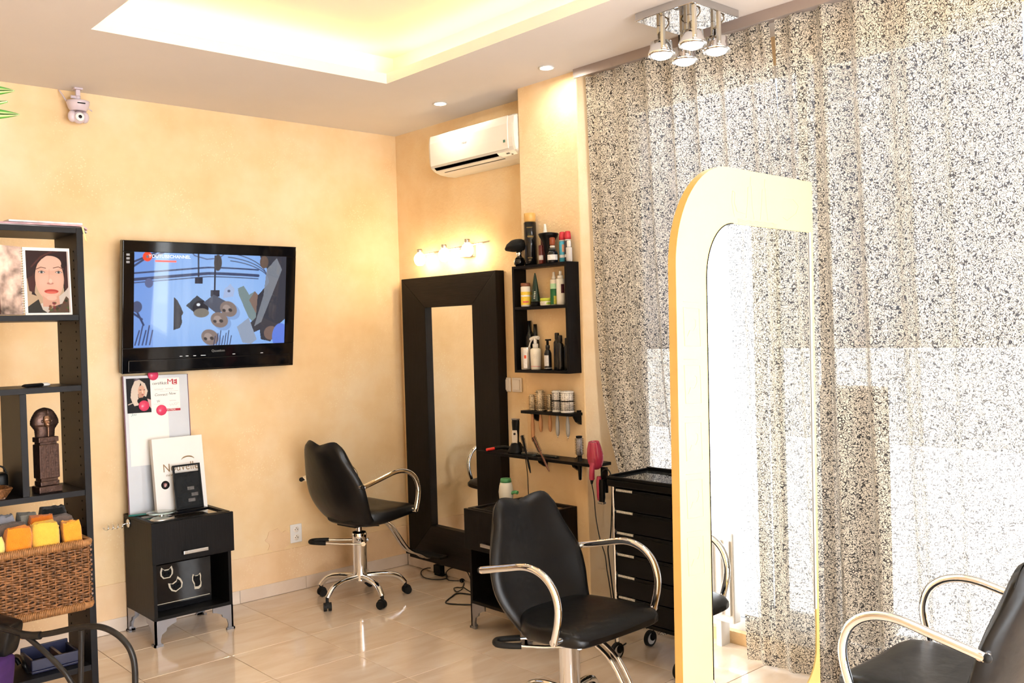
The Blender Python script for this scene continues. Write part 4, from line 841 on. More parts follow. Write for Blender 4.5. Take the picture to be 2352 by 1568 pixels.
def round_brush(label, y, z0, r, h, hz, bar, bristle, hand, x=-.232, rim=None, tail=None, ring2=False):
    t = thing('round_brush', label, 'hairbrush', (x, y, 0), 0, 'round hairbrushes in the rack')
    G().lathe([(.0005, z0), (r, z0), (r, z0+h), (r*.8, z0+h+.004), (.0005, z0+h+.004)], 24).obj('barrel', bar, t)
    for zz in (z0, z0+h-.008): G().lathe([(r-.001, zz), (r+.0012, zz), (r+.0012, zz+.009), (r-.001, zz+.009)], 24, caps=False).obj('rim', rim or bar, t)
    if ring2: G().lathe([(r-.001, z0+h*.52), (r+.002, z0+h*.52), (r+.002, z0+h*.52+.006), (r-.001, z0+h*.52+.006)], 24, caps=False).obj('band', M_BLACK, t)
    g = G(); rows = 9 if r > .02 else 8
    for i in range(rows):
        for k in range(16):
            a = 2*PI*(k+.5*(i % 2))/16; zz = z0+.012+(h-.022)*i/(rows-1); c, q = math.cos(a), math.sin(a); L_ = r+.009+.003*random.random()
            # bristle tufts leave the middle of the front clear so that the barrel shows
            d = abs((a - math.atan2(-.72, -.69) + PI) % (2*PI) - PI)
            if d < .75: continue
            g.add([(r*.98*c-q*.0012, r*.98*q+c*.0012, zz), (r*.98*c+q*.0012, r*.98*q-c*.0012, zz), (L_*c, L_*q, zz+.001), (r*.98*c, r*.98*q, zz+.002)], [(0, 1, 2), (1, 3, 2), (3, 0, 2)])
    o = g.obj('bristles', bristle, t); o['kind'] = 'stuff'
    hd = [(.007, z0), (.0075, 1.13), (.0115, hz+(z0-hz)*.5), (.0105, hz+.02), (.007, hz+.004), (.0005, hz)]
    G().lathe(hd[::-1] + [(.0005, z0)], 14).obj('handle', hand, t)
    if tail: G().sphere((0, 0, hz-.004), .0045, 8, 6).obj('hang_bead', M_CHROME, t)
M_WD = mat('beech_wood', (.50, .24, .10), .45, var=.15, stretch=(8, 8, 1)); M_GRH = mat('grey_handle', (.36, .36, .35), .4, var=.05)
M_BRB = mat('black_bristles', (.012, .012, .012), .7); M_BRN = mat('brown_bristles', (.16, .10, .05), .7)
zr = 1.1615
round_brush('thin cream barrelled round brush with a wooden handle, leftmost in the rack', -1.550, zr, .0145, .083, .985, M_BARC, M_BRN, M_WD)
round_brush('larger cream barrelled round brush with a wooden handle, second in the rack', -1.615, zr, .022, .110, 1.043, M_BARC, M_BRN, M_WD)
round_brush('black bristled round brush with a wooden handle, middle of the rack', -1.688, zr, .0125, .088, 1.049, M_BARC, M_BRB, M_WD)
round_brush('white barrelled round brush with a grey handle, fourth in the rack', -1.745, zr, .0255, .112, 1.030, M_BARW, M_BRB, M_GRH, rim=M_WHITE, tail=True, ring2=True)
round_brush('widest white barrelled round brush with a grey handle, rightmost in the rack', -1.822, zr, .0345, .112, 1.030, M_BARW, M_BRB, M_GRH, rim=M_WHITE, tail=True, ring2=True)

# ---- long narrow shelf with clipper, brushes and dryer holder
t = thing('tool_shelf', 'long narrow black shelf for tools across the pillar and mirror edge', 'shelf', (0, 0, 0))
mod_bevel(G().box(-.312, -.182, -2.080, -1.155, .899, .915).obj('board', M_WOODB, t), .0015)
for y in (-1.60, -1.86):
    pr = [(-.181, .935 if y < -1.7 else .8985), (-.181, .845), (-.20, .850), (-.235, .872), (-.25, .8985)]
    n = len(pr); G().add([(x, y-.008, z) for x, z in pr] + [(x, y+.008, z) for x, z in pr], [tuple(range(n)), tuple(range(n, 2*n))[::-1]] + [(i, n+i, n+(i+1) % n, (i+1) % n) for i in range(n)]).obj('bracket', M_BLACK, t)
zs = .9155
t = thing('hair_clipper', 'black and silver cordless hair clipper standing in its charging dock', 'clipper', (-.235, -1.412, zs))
G().loft([[(cx*sx_, cy*sx_, z) for cx, cy in arc(0, 0, 1, 0, 2*PI, 20)[:-1]] for z, sx_ in ((0, .052), (.006, .054), (.022, .044), (.05, .030), (.058, .024))]).obj('dock', M_BLACK, t)
bd = G()
rr_ = [(.028, .017, .014), (.08, .019, .016), (.12, .0215, .018), (.150, .024, .019), (.17, .027, .018), (.185, .028, .013)]
bd.loft([[(sy*math.sin(a), sx*math.cos(a), z) for a in np.linspace(0, 2*PI, 19)[:-1]] for z, sx, sy in rr_]); bd.obj('clipper_body', M_BLACK, t)
g = G(); pr = [(-.012, .030), (.012, .030), (.016, .07), (.0165, .105), (.0135, .128), (-.0135, .128), (-.0165, .105), (-.016, .07)]
g.prism(pr, .003, M=Matrix.Rotation(.5, 4, 'Z') @ Matrix.Translation((-.0225, 0, 0)) @ Matrix(((0, 0, 1, 0), (1, 0, 0, 0), (0, 1, 0, 0), (0, 0, 0, 1)))); g.obj('silver_front', mat('silver_plastic', (.55, .53, .50), .3, metal=.5), t)
G().lathe([(.0005, 0), (.0065, 0), (.0065, .003), (.0005, .003)], 14, Matrix.Rotation(.5, 4, 'Z') @ Matrix.Translation((-.0226, 0, .108)) @ Matrix.Rotation(-PI/2, 4, 'Y')).obj('switch_button', M_GLOSSB, t)
G().cbox(-.012, .012, -.024, .024, .1855, .192, .002).obj('blade', M_GREYMET, t)
t = thing('clipper_guard', 'red and black clipper attachment lying at the left end of the tool shelf', 'clipper', (-.255, -1.298, zs+.012), .5)
G().tube(spline([(0, -.075, .004), (.005, -.03, .012), (0, .02, .008), (-.004, .075, -.003)], 5), .010, 10, None).obj('grip', M_BLACK, t)
G().tube([(-.011, .03, .006), (-.013, .072, -.001)], .008, 10).sphere((-.013, .076, -.002), .009, 10, 8).obj('red_tip', mat('red_plastic', (.65, .02, .015), .3), t)
t = thing('paddle_brush', 'dark paddle brush lying bristles up on the tool shelf', 'hairbrush', (-.262, -1.625, zs))
pdl = [(x*.032, y*.062+.075) for x, y in arc(0, 0, 1, 0, 2*PI, 24)[:-1]]
G().prism(pdl, .012).obj('paddle', mat('dark_green_rubber', (.012, .018, .016), .4), t)
G().tube(spline([(0, .015, .006), (0, -.04, .007), (0, -.10, .006), (0, -.145, .005)], 4), .009, 10, flat=.6).obj('handle', mat('dark_green_rubber', (.012, .018, .016), .4), t)
g = G()
for i in range(7):
    for j in range(13):
        x = -.026+.0087*i; y = .018+.0095*j
        if (x/.032)**2+((y-.075)/.062)**2 < .85: g.cyl((x, y, .0122), (x*1.05, y, .034), .0006, 4)
o = g.obj('pins', M_SATIN, t); o['kind'] = 'stuff'
def vent_brush(label, y0, z0, dy, dz, hm, bl):
    t = thing('vent_brush', label, 'hairbrush', (-.322, y0, z0)); d = Vector((0, dy, dz)).normalized(); side = d.cross(Vector((1, 0, 0)))
    p = lambda s, o=0, x=0: tuple(d*s + side*o + Vector((x, 0, 0)))
    G().tube([p(-.115), p(-.08), p(-.02), p(.0)], .006, 10, [.003, .0065, .0055, .005]).obj('handle', hm, t)
    G().tube([p(0), p(.05), p(.095)], .006, 8).obj('core', hm, t)
    g = G()
    for i in range(12):
        for sgn in (-1, 1): g.cyl(p(.006+.0076*i, .004*sgn), p(.009+.0076*i, .017*sgn), .0015, 4)
        g.cyl(p(.006+.0076*i), p(.008+.0076*i, 0, -.014), .0015, 4)
    o = g.obj('bristles', M_BRB, t); o['kind'] = 'stuff'
vent_brush('brown handled bristle brush stuck slantwise through the tool shelf', -1.700, .948, .55, .83, mat('dark_wood', (.16, .06, .03), .4), None)
vent_brush('black tail brush stuck slantwise through the left of the tool shelf', -1.585, .940, .28, .96, M_BLACK, None)
t = thing('round_brush', 'black round brush standing in the right end of the tool shelf', 'hairbrush', (-.262, -1.932, 0))
G().lathe([(.0005, .945), (.0155, .945), (.0155, 1.035), (.0005, 1.036)], 20).obj('barrel', barrel_mat('steel_barrel', (.40, .38, .40), 220), t)
G().lathe([(.0005, 1.0365), (.017, 1.0365), (.017, 1.047), (.0005, 1.048)], 18).obj('cap', M_BLACK, t)
g = G()
for i in range(10):
    for k in range(12):
        a = 2*PI*(k+.5*(i % 2))/12; c, q = math.cos(a), math.sin(a); zz = .953+.0085*i
        if abs((a - math.atan2(-.72, -.69) + PI) % (2*PI) - PI) < .5: continue
        g.cyl((.0152*c, .0152*q, zz), (.024*c, .024*q, zz+.001), .0008, 4)
o = g.obj('bristles', M_BRB, t); o['kind'] = 'stuff'
G().lathe([(.0005, .815), (.008, .818), (.0095, .85), (.012, .90), (.0125, .945), (.0005, .9455)], 16).obj('handle', M_BLACK, t)

# ---- pink hair dryer and clipper hanging at the end of the tool shelf
t = thing('hair_dryer', 'raspberry pink hair dryer hanging at the right end of the tool shelf', 'hair dryer', (-.318, -2.098, .925))
M_PINK = mat('raspberry_metal', (.42, .035, .085), .25, spec=.6, var=.05)
G().lathe([(.015, -.030), (.030, -.018), (.040, .01), (.042, .04), (.036, .08), (.028, .108), (.026, .112), (.022, .112), (.022, .098)], 24, caps=False).obj('barrel', M_PINK, t, None, (.0, math.radians(-6), 0))
G().lathe([(.0005, .105), (.0225, .105), (.0225, .1055), (.0005, .1055)], 18).obj('outlet_grille', M_GREYMET, t, None, (.0, math.radians(-6), 0))
G().tube(spline([(-.022, -.006, .012), (-.036, -.008, -.015), (-.040, -.008, -.05), (-.036, -.004, -.075)], 5), .014, 14, None).obj('handle', M_PINK, t)
G().tube([(-.036, -.004, -.075), (-.034, 0, -.10)], .008, 10, [.011, .005]).obj('cord_sleeve', M_RUBBER, t)
t = thing('hanging_clipper', 'pink and black mains hair clipper hanging below the hair dryer', 'clipper', (-.310, -2.125, .845))
G().loft([[(.016*math.sin(a)*k, .022*math.cos(a)*k, z) for a in np.linspace(0, 2*PI, 17)[:-1]] for z, k in ((.0, .8), (-.02, 1.0), (-.09, .95), (-.112, .8))]).obj('body', M_BLACK, t)
G().loft([[(-.004+.016*math.sin(a)*k, .012+.014*math.cos(a)*k, z) for a in np.linspace(0, 2*PI, 15)[:-1]] for z, k in ((.015, .7), (-.01, 1.0), (-.085, .9), (-.105, .7))]).obj('pink_side', M_PINK, t)
G().cbox(-.012, .012, -.018, .018, -.124, -.1125, .002).obj('blade', M_SATIN, t)
G().cbox(.0165, .03, -.02, .02, -.07, .06, .003).obj('hook_plate', M_BLACK, t)
def cord(name, label, pts, r=.0032, m=None, n=6, grp=None):
    o = G().tube(spline(pts, n), r, 8).obj(name, m or M_CORD); return tag(o, label, 'cord', grp)
cdry = cord('dryer_cord', 'thin black cord hanging from the pink hair dryer towards the trolley', [(-.352, -2.098, .825), (-.345, -2.105, .76), (-.35, -2.118, .66), (-.37, -2.16, .56), (-.385, -2.205, .49), (-.39, -2.22, .42), (-.38, -2.232, .30), (-.36, -2.235, .12), (-.33, -2.2, .02), (-.30, -2.12, .006)], .0026)
cclip = cord('clipper_cord', 'black cord looping from the hanging clipper down beside the trolley', [(-.310, -2.125, .862), (-.318, -2.145, .890), (-.33, -2.185, .905), (-.345, -2.222, .880), (-.352, -2.232, .82), (-.353, -2.228, .70), (-.36, -2.222, .58), (-.37, -2.212, .52), (-.372, -2.222, .44), (-.36, -2.235, .25), (-.34, -2.24, .05), (-.30, -2.20, .006), (-.22, -2.18, .006)], .0035)
cchg = cord('charger_cord', 'thin black cord hanging down the wall corner below the clipper dock', [(-.182, -1.425, .898), (-.1745, -1.432, .80), (-.176, -1.437, .70), (-.171, -1.434, .62), (-.172, -1.430, .50)], .0025)
under(cdry, bpy.data.objects['hair_dryer']); under(cclip, bpy.data.objects['hanging_clipper']); under(cchg, bpy.data.objects['hair_clipper'])

# ================================================================== things on the cabinet under the television
zc = .6545
t = thing('magnet_board', 'tall grey magnetic board with certificate and portrait leaning on the wall below the television', 'board', (-1.926, -.112, zc), 0)
t.rotation_euler = (math.radians(-5.0), math.radians(1.0), 0)
BW, BH = .362, .765
M_BOARD = mat('silver_board', (.58, .59, .62), .28, metal=.35, var=.03)
mod_bevel(G().box(0, BW, 0, .012, 0, BH).obj('panel', M_BOARD, t), .002)
g = G().box(-.004, .0, -.001, .013, -.0, BH).box(BW, BW+.003, -.001, .013, 0, BH); g.obj('edge_trim', mat('purple_edge', (.20, .10, .16), .4), t)
def sheet(nm, u0, u1, v0, v1, m, k=1, parent=None):
    return G().box(BW*u0, BW*u1, -.0006*k-.0004, -.0006*k, BH*(1-v1), BH*(1-v0)).obj(nm, m, parent or t)
sheet('blank_paper', .05, .66, .265, .655, M_PAPER, 1)
cert = sheet('certificate', .40, .86, .025, .275, M_PAPER, 2)
A = Art(60, 90, (.012, .012, .014))
A.ell(.45, .98, .08, .2, (.25, .2, .25), .7, soft=8)
A.poly([(.22, .30), (.15, .45), (.20, .70), (.35, .92), (.55, .96), (.78, .84), (.88, .62), (.80, .45), (.70, .50), (.60, .88), (.50, .70), (.46, .45), (.55, .30), (.45, .22), (.30, .20)], (.62, .52, .44))
A.line([(.20, .45), (.25, .3), (.05, .25)], .04, (.6, .5, .42)); A.line([(.30, .35), (.34, .24), (.55, .25)], .05, (.66, .55, .46))
A.ell(.62, .62, .15, .17, (.62, .36, .26)); A.ell(.58, .50, .10, .10, (.5, .28, .2)); A.ell(.66, .52, .05, .016, (.30, .08, .08)); A.ell(.57, .66, .05, .012, (.05, .03, .03)); A.ell(.74, .66, .03, .012, (.05, .03, .03)); A.ell(.66, .60, .02, .04, (.85, .62, .5))
A.ell(.62, .34, .20, .10, (.01, .01, .01)); A.poly([(.85, .40), (1, .36), (1, .1), (.9, .2)], (.6, .36, .34))
A.obj('portrait_print', BW*.365, BH*.252, M_PRINT, t, (BW*.035, -.0030, BH*(1-.272)), (0, 0, 0))
tx = lambda s, sz, m, u, v, **k: text('lettering', s, sz, m, cert, (BW*u, -.0018, BH*(1-v)), RB, .0001, **k)
M_INK = mat('black_ink', (.03, .03, .035), .6); M_RINK = mat('red_ink', (.42, .02, .04), .5); M_GINK = mat('grey_ink', (.42, .36, .38), .6)
tx('certifikát', .023, M_INK, .545, .063, shear=.15); tx('M', .044, M_RINK, .715, .055, squash=1.1)
G().box(BW*.755, BW*.825, -.0020, -.0017, BH*(1-.075), BH*(1-.035)).obj('red_square', M_RINK, cert); text('lettering', 'E', .040, mat('paper_ink', (.86, .82, .78), .6), cert, (BW*.785, -.0022, BH*(1-.055)), RB, .0001)
tx('Connect', .021, M_INK, .56, .148, shear=.25); tx('Now', .020, M_INK, .74, .143, shear=.25)
def scrawl(u0, u1, v, h, m, k):
    G().tube([(BW*(u0+(u1-u0)*s_), -.0019, BH*(1-v)+h*(math.sin(k*s_)+.5*math.sin(2.3*k*s_+1))) for s_ in np.linspace(0, 1, 60)], .0006, 4).obj('handwriting', m, cert)
scrawl(.46, .60, .108, .0035, M_GINK, 34); scrawl(.63, .76, .106, .003, M_GINK, 30); scrawl(.49, .54, .195, .005, M_INK, 14); scrawl(.69, .80, .195, .002, M_GINK, 26); scrawl(.68, .82, .225, .004, M_GINK, 22)
g = G()
for (a, b, v) in ((.55, .84, .122), (.44, .60, .215), (.76, .84, .212), (.80, .84, .242)): g.box(BW*a, BW*b, -.0017, -.0012, BH*(1-v)-.0012, BH*(1-v))
g.obj('print_lines', M_GINK, cert)
G().box(BW*.50, BW*.86, -.0020, -.0016, BH*(1-.272), BH*(1-.254)).obj('red_band', M_RINK, cert); text('lettering', 'MATRIX', .0125, mat('paper_ink', (.86, .82, .78), .6), cert, (BW*.70, -.0023, BH*(1-.263)), RB, .0001, squash=1.3)
text('handwriting', 'Joo', .020, mat('teal_ink', (.02, .28, .30), .6), t, (BW*.13, -.0014, BH*(1-.282)), RB, .0001, shear=.3)
M_MAG = mat('pink_magnet', (.72, .06, .14), .25, var=.05)
for i, (u, v, lab) in enumerate(((.45, .0, 'round pink magnet on the top edge of the magnetic board'), (.285, .222, 'round pink magnet on the portrait photo'), (.555, .262, 'round pink magnet at the foot of the certificate'))):
    d = Matrix.Translation((0, 0, 0)) @ Matrix.Rotation(PI/2, 4, 'X'); k = thing('magnet', lab, 'magnet', (0, 0, 0), 0, 'pink magnets')
    k.matrix_world = Matrix.Translation(t.location) @ t.rotation_euler.to_matrix().to_4x4() @ Matrix.Translation((BW*u, -.0035, BH*(1-v)))
    G().lathe([(.0005, -.0005), (.0285, -.0005), (.030, .002), (.0285, .0055), (.0005, .0065)], 26, d).obj('disc', M_MAG, k)
t = thing('product_box', 'flat white product box printed Nouvelle leaning on the magnetic board', 'box', (-1.812, -.205, zc), 0); t.rotation_euler = (math.radians(-7), 0, 0)
mod_bevel(G().box(0, .288, 0, .035, 0, .412).obj('carton', mat('white_card', (.80, .76, .73), .5, var=.01), t), .002)
M_GOLD = mat('bronze_ink', (.27, .17, .08), .4)
text('lettering', 'Nouvelle', .064, M_GOLD, t, (.152, -.0008, .243), RB, .0002, squash=.88); text('lettering', 'new  generation', .020, M_GOLD, t, (.150, -.0008, .205), RB, .0002, squash=1.3)
G().tube([(.195+.042*math.sin(a), -.0006, .270+.028*math.cos(a)) for a in np.linspace(-1.1, 1.1, 12)], .003, 6, [.001, .002, .003, .004, .004, .004, .004, .004, .004, .003, .002, .001]).obj('swoosh', M_GOLD, t)
A = Art(24, 24, (.02, .015, .015)); A.ell(.5, .6, .3, .25, (.4, .15, .14)); A.ell(.45, .35, .2, .22, (.55, .3, .28)); A.ell(.6, .5, .12, .2, (.6, .45, .42))
G().lathe([(.0005, 0), (.0235, 0), (.0235, .0006), (.0005, .0006)], 20, Matrix.Translation((.057, -.0001, .153)) @ Matrix.Rotation(PI/2, 4, 'X')).obj('round_sticker', M_BLACK, t)
A.obj('sticker_print', .030, .030, M_PRINT, t, (.042, -.0009, .138), (0, 0, 0))
t = thing('display_stand', 'small black acrylic display stand with a clear pocket on the cabinet', 'stand', (-1.652, -.270, zc), 0)
mod_bevel(G().box(-.088, .088, -.035, .045, 0, .018).obj('foot', M_GLOSSB, t), .003)
tl = math.radians(-9); g = G().box(-.078, -.068, 0, .012, 0, .245).box(.068, .078, 0, .012, 0, .245).box(-.068, .068, 0, .012, .235, .245).box(-.068, .068, 0, .012, 0, .012).box(-.068, .068, 0, .012, .196, .202)
mod_bevel(g.obj('frame', M_BLACK, t, (0, .0, .0185), (tl, 0, 0)), .001)
G().box(-.068, .068, .004, .010, .012, .196).obj('dark_pocket', mat('dark_pocket', (.005, .005, .005), .25, spec=.2, var=.6, vscale=14), t, (0, 0, .0185), (tl, 0, 0))
for q, z in ((.01, .11), (.03, .075), (.01, .045)): G().box(q-.016, q+.022, .0005, .0035, z-.009, z+.009).obj('lip_card', mat('card_grey', (.10, .09, .085), .3, var=.5, vscale=60), t, (0, 0, .0185), (tl, 0, 0))
t = thing('scale', 'small silver scale with a round glass plate on the cabinet', 'scale', (-1.842, -.352, zc-.008), .2)
G().loft([[(a*k, b*k*.72, z) for a, b in arc(0, 0, .068, 0, 2*PI, 28)[:-1]] for z, k in ((0, .93), (.006, 1.0), (.014, .95), (.021, .7), (.024, .25))]).obj('base', mat('silver_shell', (.55, .52, .48), .3, metal=.7), t)
G().loft([[(.026+a*k, -.020+b*k, z) for a, b in arc(0, 0, .018, 0, 2*PI, 16)[:-1]] for z, k in ((.0185, 1.0), (.0235, .8))]).obj('display', M_GLOSSB, t)
G().cyl((0, .01, .022), (0, .01, .040), .014, 16).obj('post', M_SATIN, t)
G().lathe([(.0005, .0405), (.073, .0405), (.075, .0425), (.073, .0445), (.0005, .0445)], 32, Matrix.Translation((0, .01, 0))).obj('glass_plate', mat('green_glass', (.75, .92, .86), .03, trans=.9), t)
t = thing('pen', 'teal green pen lying on the back left edge of the cabinet', 'pen', (-1.880, -.165, zc+.0055), math.radians(-14))
G().tube([(-.07, 0, 0), (-.065, 0, 0), (.05, 0, 0), (.065, 0, 0)], .005, 10, [.003, .005, .005, .0035]).obj('barrel', mat('teal_plastic', (.01, .17, .15), .3), t); G().tube([(.03, 0, .0065), (.062, 0, .0065)], .0015, 6).obj('clip', M_SATIN, t)
t = thing('iron_holder', 'chrome spiral holder for hair tools fixed to the left side of the cabinet', 'holder', (-1.9305, -.10, .612), 0)
G().lathe([(.0005, 0), (.022, 0), (.024, .003), (.022, .006), (.0005, .007)], 22, Matrix.Rotation(-PI/2, 4, 'Y')).obj('disc', M_CHROME, t)
sp = [(-.007, 0, 0), (-.03, -.004, -.002)] + [(-.035-.10*i/60, .020*math.cos(2*PI*i/15)-.02, .012*math.sin(2*PI*i/15)-.004) for i in range(61)]
G().tube(sp, .0032, 8).obj('spiral', M_CHROME, t)

# ---- bottle on the second cabinet
t = thing('lotion_dispenser', 'white bottle with a green flat cap and side spout on the cabinet by the pillar', 'bottle', (-.322, -1.412, zc-.008))
G().lathe([(.0005, 0), (.034, .002), (.040, .03), (.042, .06), (.038, .09), (.032, .112), (.0005, .1125)], 26).obj('body', mat('white_bottle', (.72, .68, .58), .35), t)
G().lathe([(.0005, .1128), (.0325, .113), (.029, .133), (.027, .135), (.0005, .1355)], 24).obj('cap', mat('green_cap', (.09, .32, .12), .4), t)
G().tube(spline([(.010, -.038, .055), (.012, -.062, .062), (.014, -.080, .060)], 4), .010, 10, None).obj('spout', mat('green_cap', (.09, .32, .12), .4), t)

# ---- black trolley
t = thing('salon_trolley', 'tall black drawer trolley with chrome corner poles beside the curtain', 'trolley', (0, 0, 0))
tx0, tx1, ty0, ty1 = -.415, -.125, -2.675, -2.275
g = G().box(tx0+.02, tx1, ty0+.018, ty0+.026, .215, .84).box(tx0+.02, tx1, ty1-.026, ty1-.018, .215, .84).box(tx1-.01, tx1, ty0+.026, ty1-.026, .215, .84)
g.obj('casing', M_BLACK, t)
for x in (tx0+.016, tx1-.016):
    for y in (ty0+.010, ty1-.010): G().tube([(x, y, .085), (x, y, .842)], .009, 12).obj('pole', M_CHROME, t)
zz = .215; nd = 6; hd_ = (.835-.215)/nd
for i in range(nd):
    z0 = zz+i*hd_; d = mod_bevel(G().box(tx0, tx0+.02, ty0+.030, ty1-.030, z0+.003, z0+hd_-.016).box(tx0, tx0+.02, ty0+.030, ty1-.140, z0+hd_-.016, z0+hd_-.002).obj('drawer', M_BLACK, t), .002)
    G().box(tx0+.006, tx0+.018, ty1-.138, ty1-.034, z0+hd_-.0150, z0+hd_-.004).obj('gap_light_strip', mat('gap_light_strip', (.66, .66, .62), .3, var=.3, vscale=150), d)  # pale speckled colour stands in for the bright curtain seen through the gap
    G().box(tx0+.021, tx1-.011, ty0+.03, ty1-.03, z0+.006, z0+.010).obj('tray', M_BLACK, d)
mod_bevel(G().box(tx0-.012, tx1+.012, ty0-.008, ty1+.008, .842, .878).obj('top_frame', M_BLACK, t), .008, 3)
g = G().box(tx0-.012, tx0+.004, ty0-.008, ty1+.008, .878, .892).box(tx1-.004, tx1+.012, ty0-.008, ty1+.008, .878, .900).box(tx0+.004, tx1-.004, ty0-.008, ty0+.008, .878, .896).box(tx0+.004, tx1-.004, ty1-.008, ty1+.008, .878, .896)
mod_bevel(g.obj('top_rim', M_BLACK, t), .003)
G().box(tx0+.006, tx1-.006, ty0+.010, ty1-.010, .8785, .884).obj('glass_top', mat('dark_glass_top', (.10, .11, .11), .04, metal=.6), t)
G().cbox(tx0+.10, tx0+.125, ty0+.0, ty0+.12, .904, .914, .003).obj('grip_handle', M_BLACK, t)
G().box(tx0+.0, tx1, ty0+.0, ty1, .196, .213).obj('bottom_frame', M_BLACK, t)
for x in (tx0+.02, tx1-.02):
    for y in (ty0+.012, ty1-.012):
        wl = G().loft([[(x-.012+.040*math.cos(2*PI*i/22), y+d, .0405+.040*math.sin(2*PI*i/22)) for i in range(22)] for d in (-.009, .009)]).obj('wheel', M_RUBBER, t)
        G().loft([[(x-.012+.028*math.cos(2*PI*i/18), y+d, .0405+.028*math.sin(2*PI*i/18)) for i in range(18)] for d in (-.0102, .0102)]).obj('wheel_disc', mat('grey_hub', (.42, .42, .43), .35), wl)
        G().prism([(a, b) for a, b in arc(-.006, .05, .020, 0, 2*PI, 12)[:-1]], .004, M=Matrix.Translation((x, y+.0155, 0)) @ Matrix.Rotation(PI/2, 4, 'X')).prism([(a, b) for a, b in arc(-.006, .05, .020, 0, 2*PI, 12)[:-1]], .004, M=Matrix.Translation((x, y-.0115, 0)) @ Matrix.Rotation(PI/2, 4, 'X')).obj('fork', M_BLACK, wl)

# ---- cords and plugs on the floor by the dark mirror
def C2(n, lab, pts, r=.0032): return cord(n, lab, pts, r, None, 6, None)
cpow = C2('power_cord', 'black cord looped on the tiles below the dark framed mirror', [(-.035, -.30, .030), (-.036, -.26, .022), (-.056, -.232, .006), (-.11, -.295, .005), (-.15, -.385, .005), (-.142, -.46, .005), (-.098, -.509, .005), (-.05, -.499, .006), (-.034, -.47, .03), (-.034, -.52, .065), (-.033, -.60, .082), (-.033, -.68, .075), (-.033, -.72, .03)])
cplug = C2('plug_cord', 'black cord ending in a two pin plug on the tiles', [(-.034, -.415, .028), (-.036, -.455, .012), (-.07, -.527, .005), (-.082, -.565, .005), (-.066, -.597, .005), (-.05, -.622, .006)])
t = thing('power_adapter', 'black plug-in power adapter lying against the skirting below the dark mirror', 'adapter', (-.036, -.395, .0), 0); mod_bevel(G().box(-.022, .022, -.034, .034, .012, .068).obj('block', M_BLACK, t), .005, 3); G().cbox(-.018, .018, -.05, .03, .0, .0118, .003).obj('plug_body', M_BLACK, t)
t = thing('mains_plug', 'black two pin mains plug on the floor near the cabinet by the pillar', 'plug', (-.045, -.640, .0145), math.radians(-115)); G().loft([[(x, r*math.cos(a), r*.8*math.sin(a)) for a in np.linspace(0, 2*PI, 13)[:-1]] for x, r in ((0, .006), (.012, .016), (.022, .017), (.024, .010))]).obj('plug_body', M_BLACK, t)
G().cyl((.0242, -.009, 0), (.044, -.009, 0), .002, 8).obj('pin', M_SATIN, t); G().cyl((.0242, .009, 0), (.044, .009, 0), .002, 8).obj('pin', M_SATIN, t)
under(cpow, bpy.data.objects['power_adapter']); under(cplug, bpy.data.objects['mains_plug'])
C2('charger_lead', 'thin tangled black lead on the floor tiles near the cabinet leg', [(-.063, -.689, .004), (-.129, -.752, .004), (-.157, -.732, .006), (-.199, -.757, .012), (-.217, -.808, .006), (-.176, -.807, .012), (-.129, -.763, .006), (-.149, -.837, .004), (-.164, -.89, .004)], .0035)
C2('thick_cord', 'thick black cord bent in a sharp corner on the tiles beside the pillar cabinet', [(-.17, -1.02, .005), (-.20, -.90, .005), (-.236, -.836, .005), (-.30, -.865, .005), (-.392, -.922, .005), (-.405, -.965, .005), (-.362, -1.038, .005), (-.312, -1.10, .005), (-.26, -1.2, .005)], .0045)

# ================================================================== bookcase at the left edge
bx0, bx1, by0, by1 = -3.22, -2.387, -.95, -.632
t = thing('bookcase', 'tall open-backed charcoal bookcase at the left edge of the room', 'bookcase', (0, 0, 0))
mod_bevel(G().box(bx1-.028, bx1, by0, by1, 0, 2.122).obj('side_panel', M_SHELF, t), .001); mod_bevel(G().box(bx0, bx0+.028, by0, by1, 0, 2.122).obj('side_panel', M_SHELF, t), .001)
for z in (2.122, 1.736, 1.422, .955, .459, .171): mod_bevel(G().box(bx0+.0285, bx1-.0285, by0+(.0 if z > 2 else .004), by1, z-.025, z).obj('shelf_board', M_SHELF, t), .001)
mod_bevel(G().box(-2.668, -2.641, by0+.006, by1, .9555, 1.3965).obj('divider', M_SHELF, t), .001)
g = G()
for y in (by0+.05, by1-.05):
    for i in range(44):
        z = .30+.04*i
        if any(abs(z-s_) < .035 for s_ in (1.736, 1.422, .955, .459)): continue
        g.lathe([(.0005, 0), (.0045, 0), (.0045, .0006), (.0005, .0006)], 8, Matrix.Translation((bx1-.0281, y, z)) @ Matrix.Rotation(-PI/2, 4, 'Y'))
o = g.obj('peg_holes', M_DARKHOLE, t); o['kind'] = 'stuff'
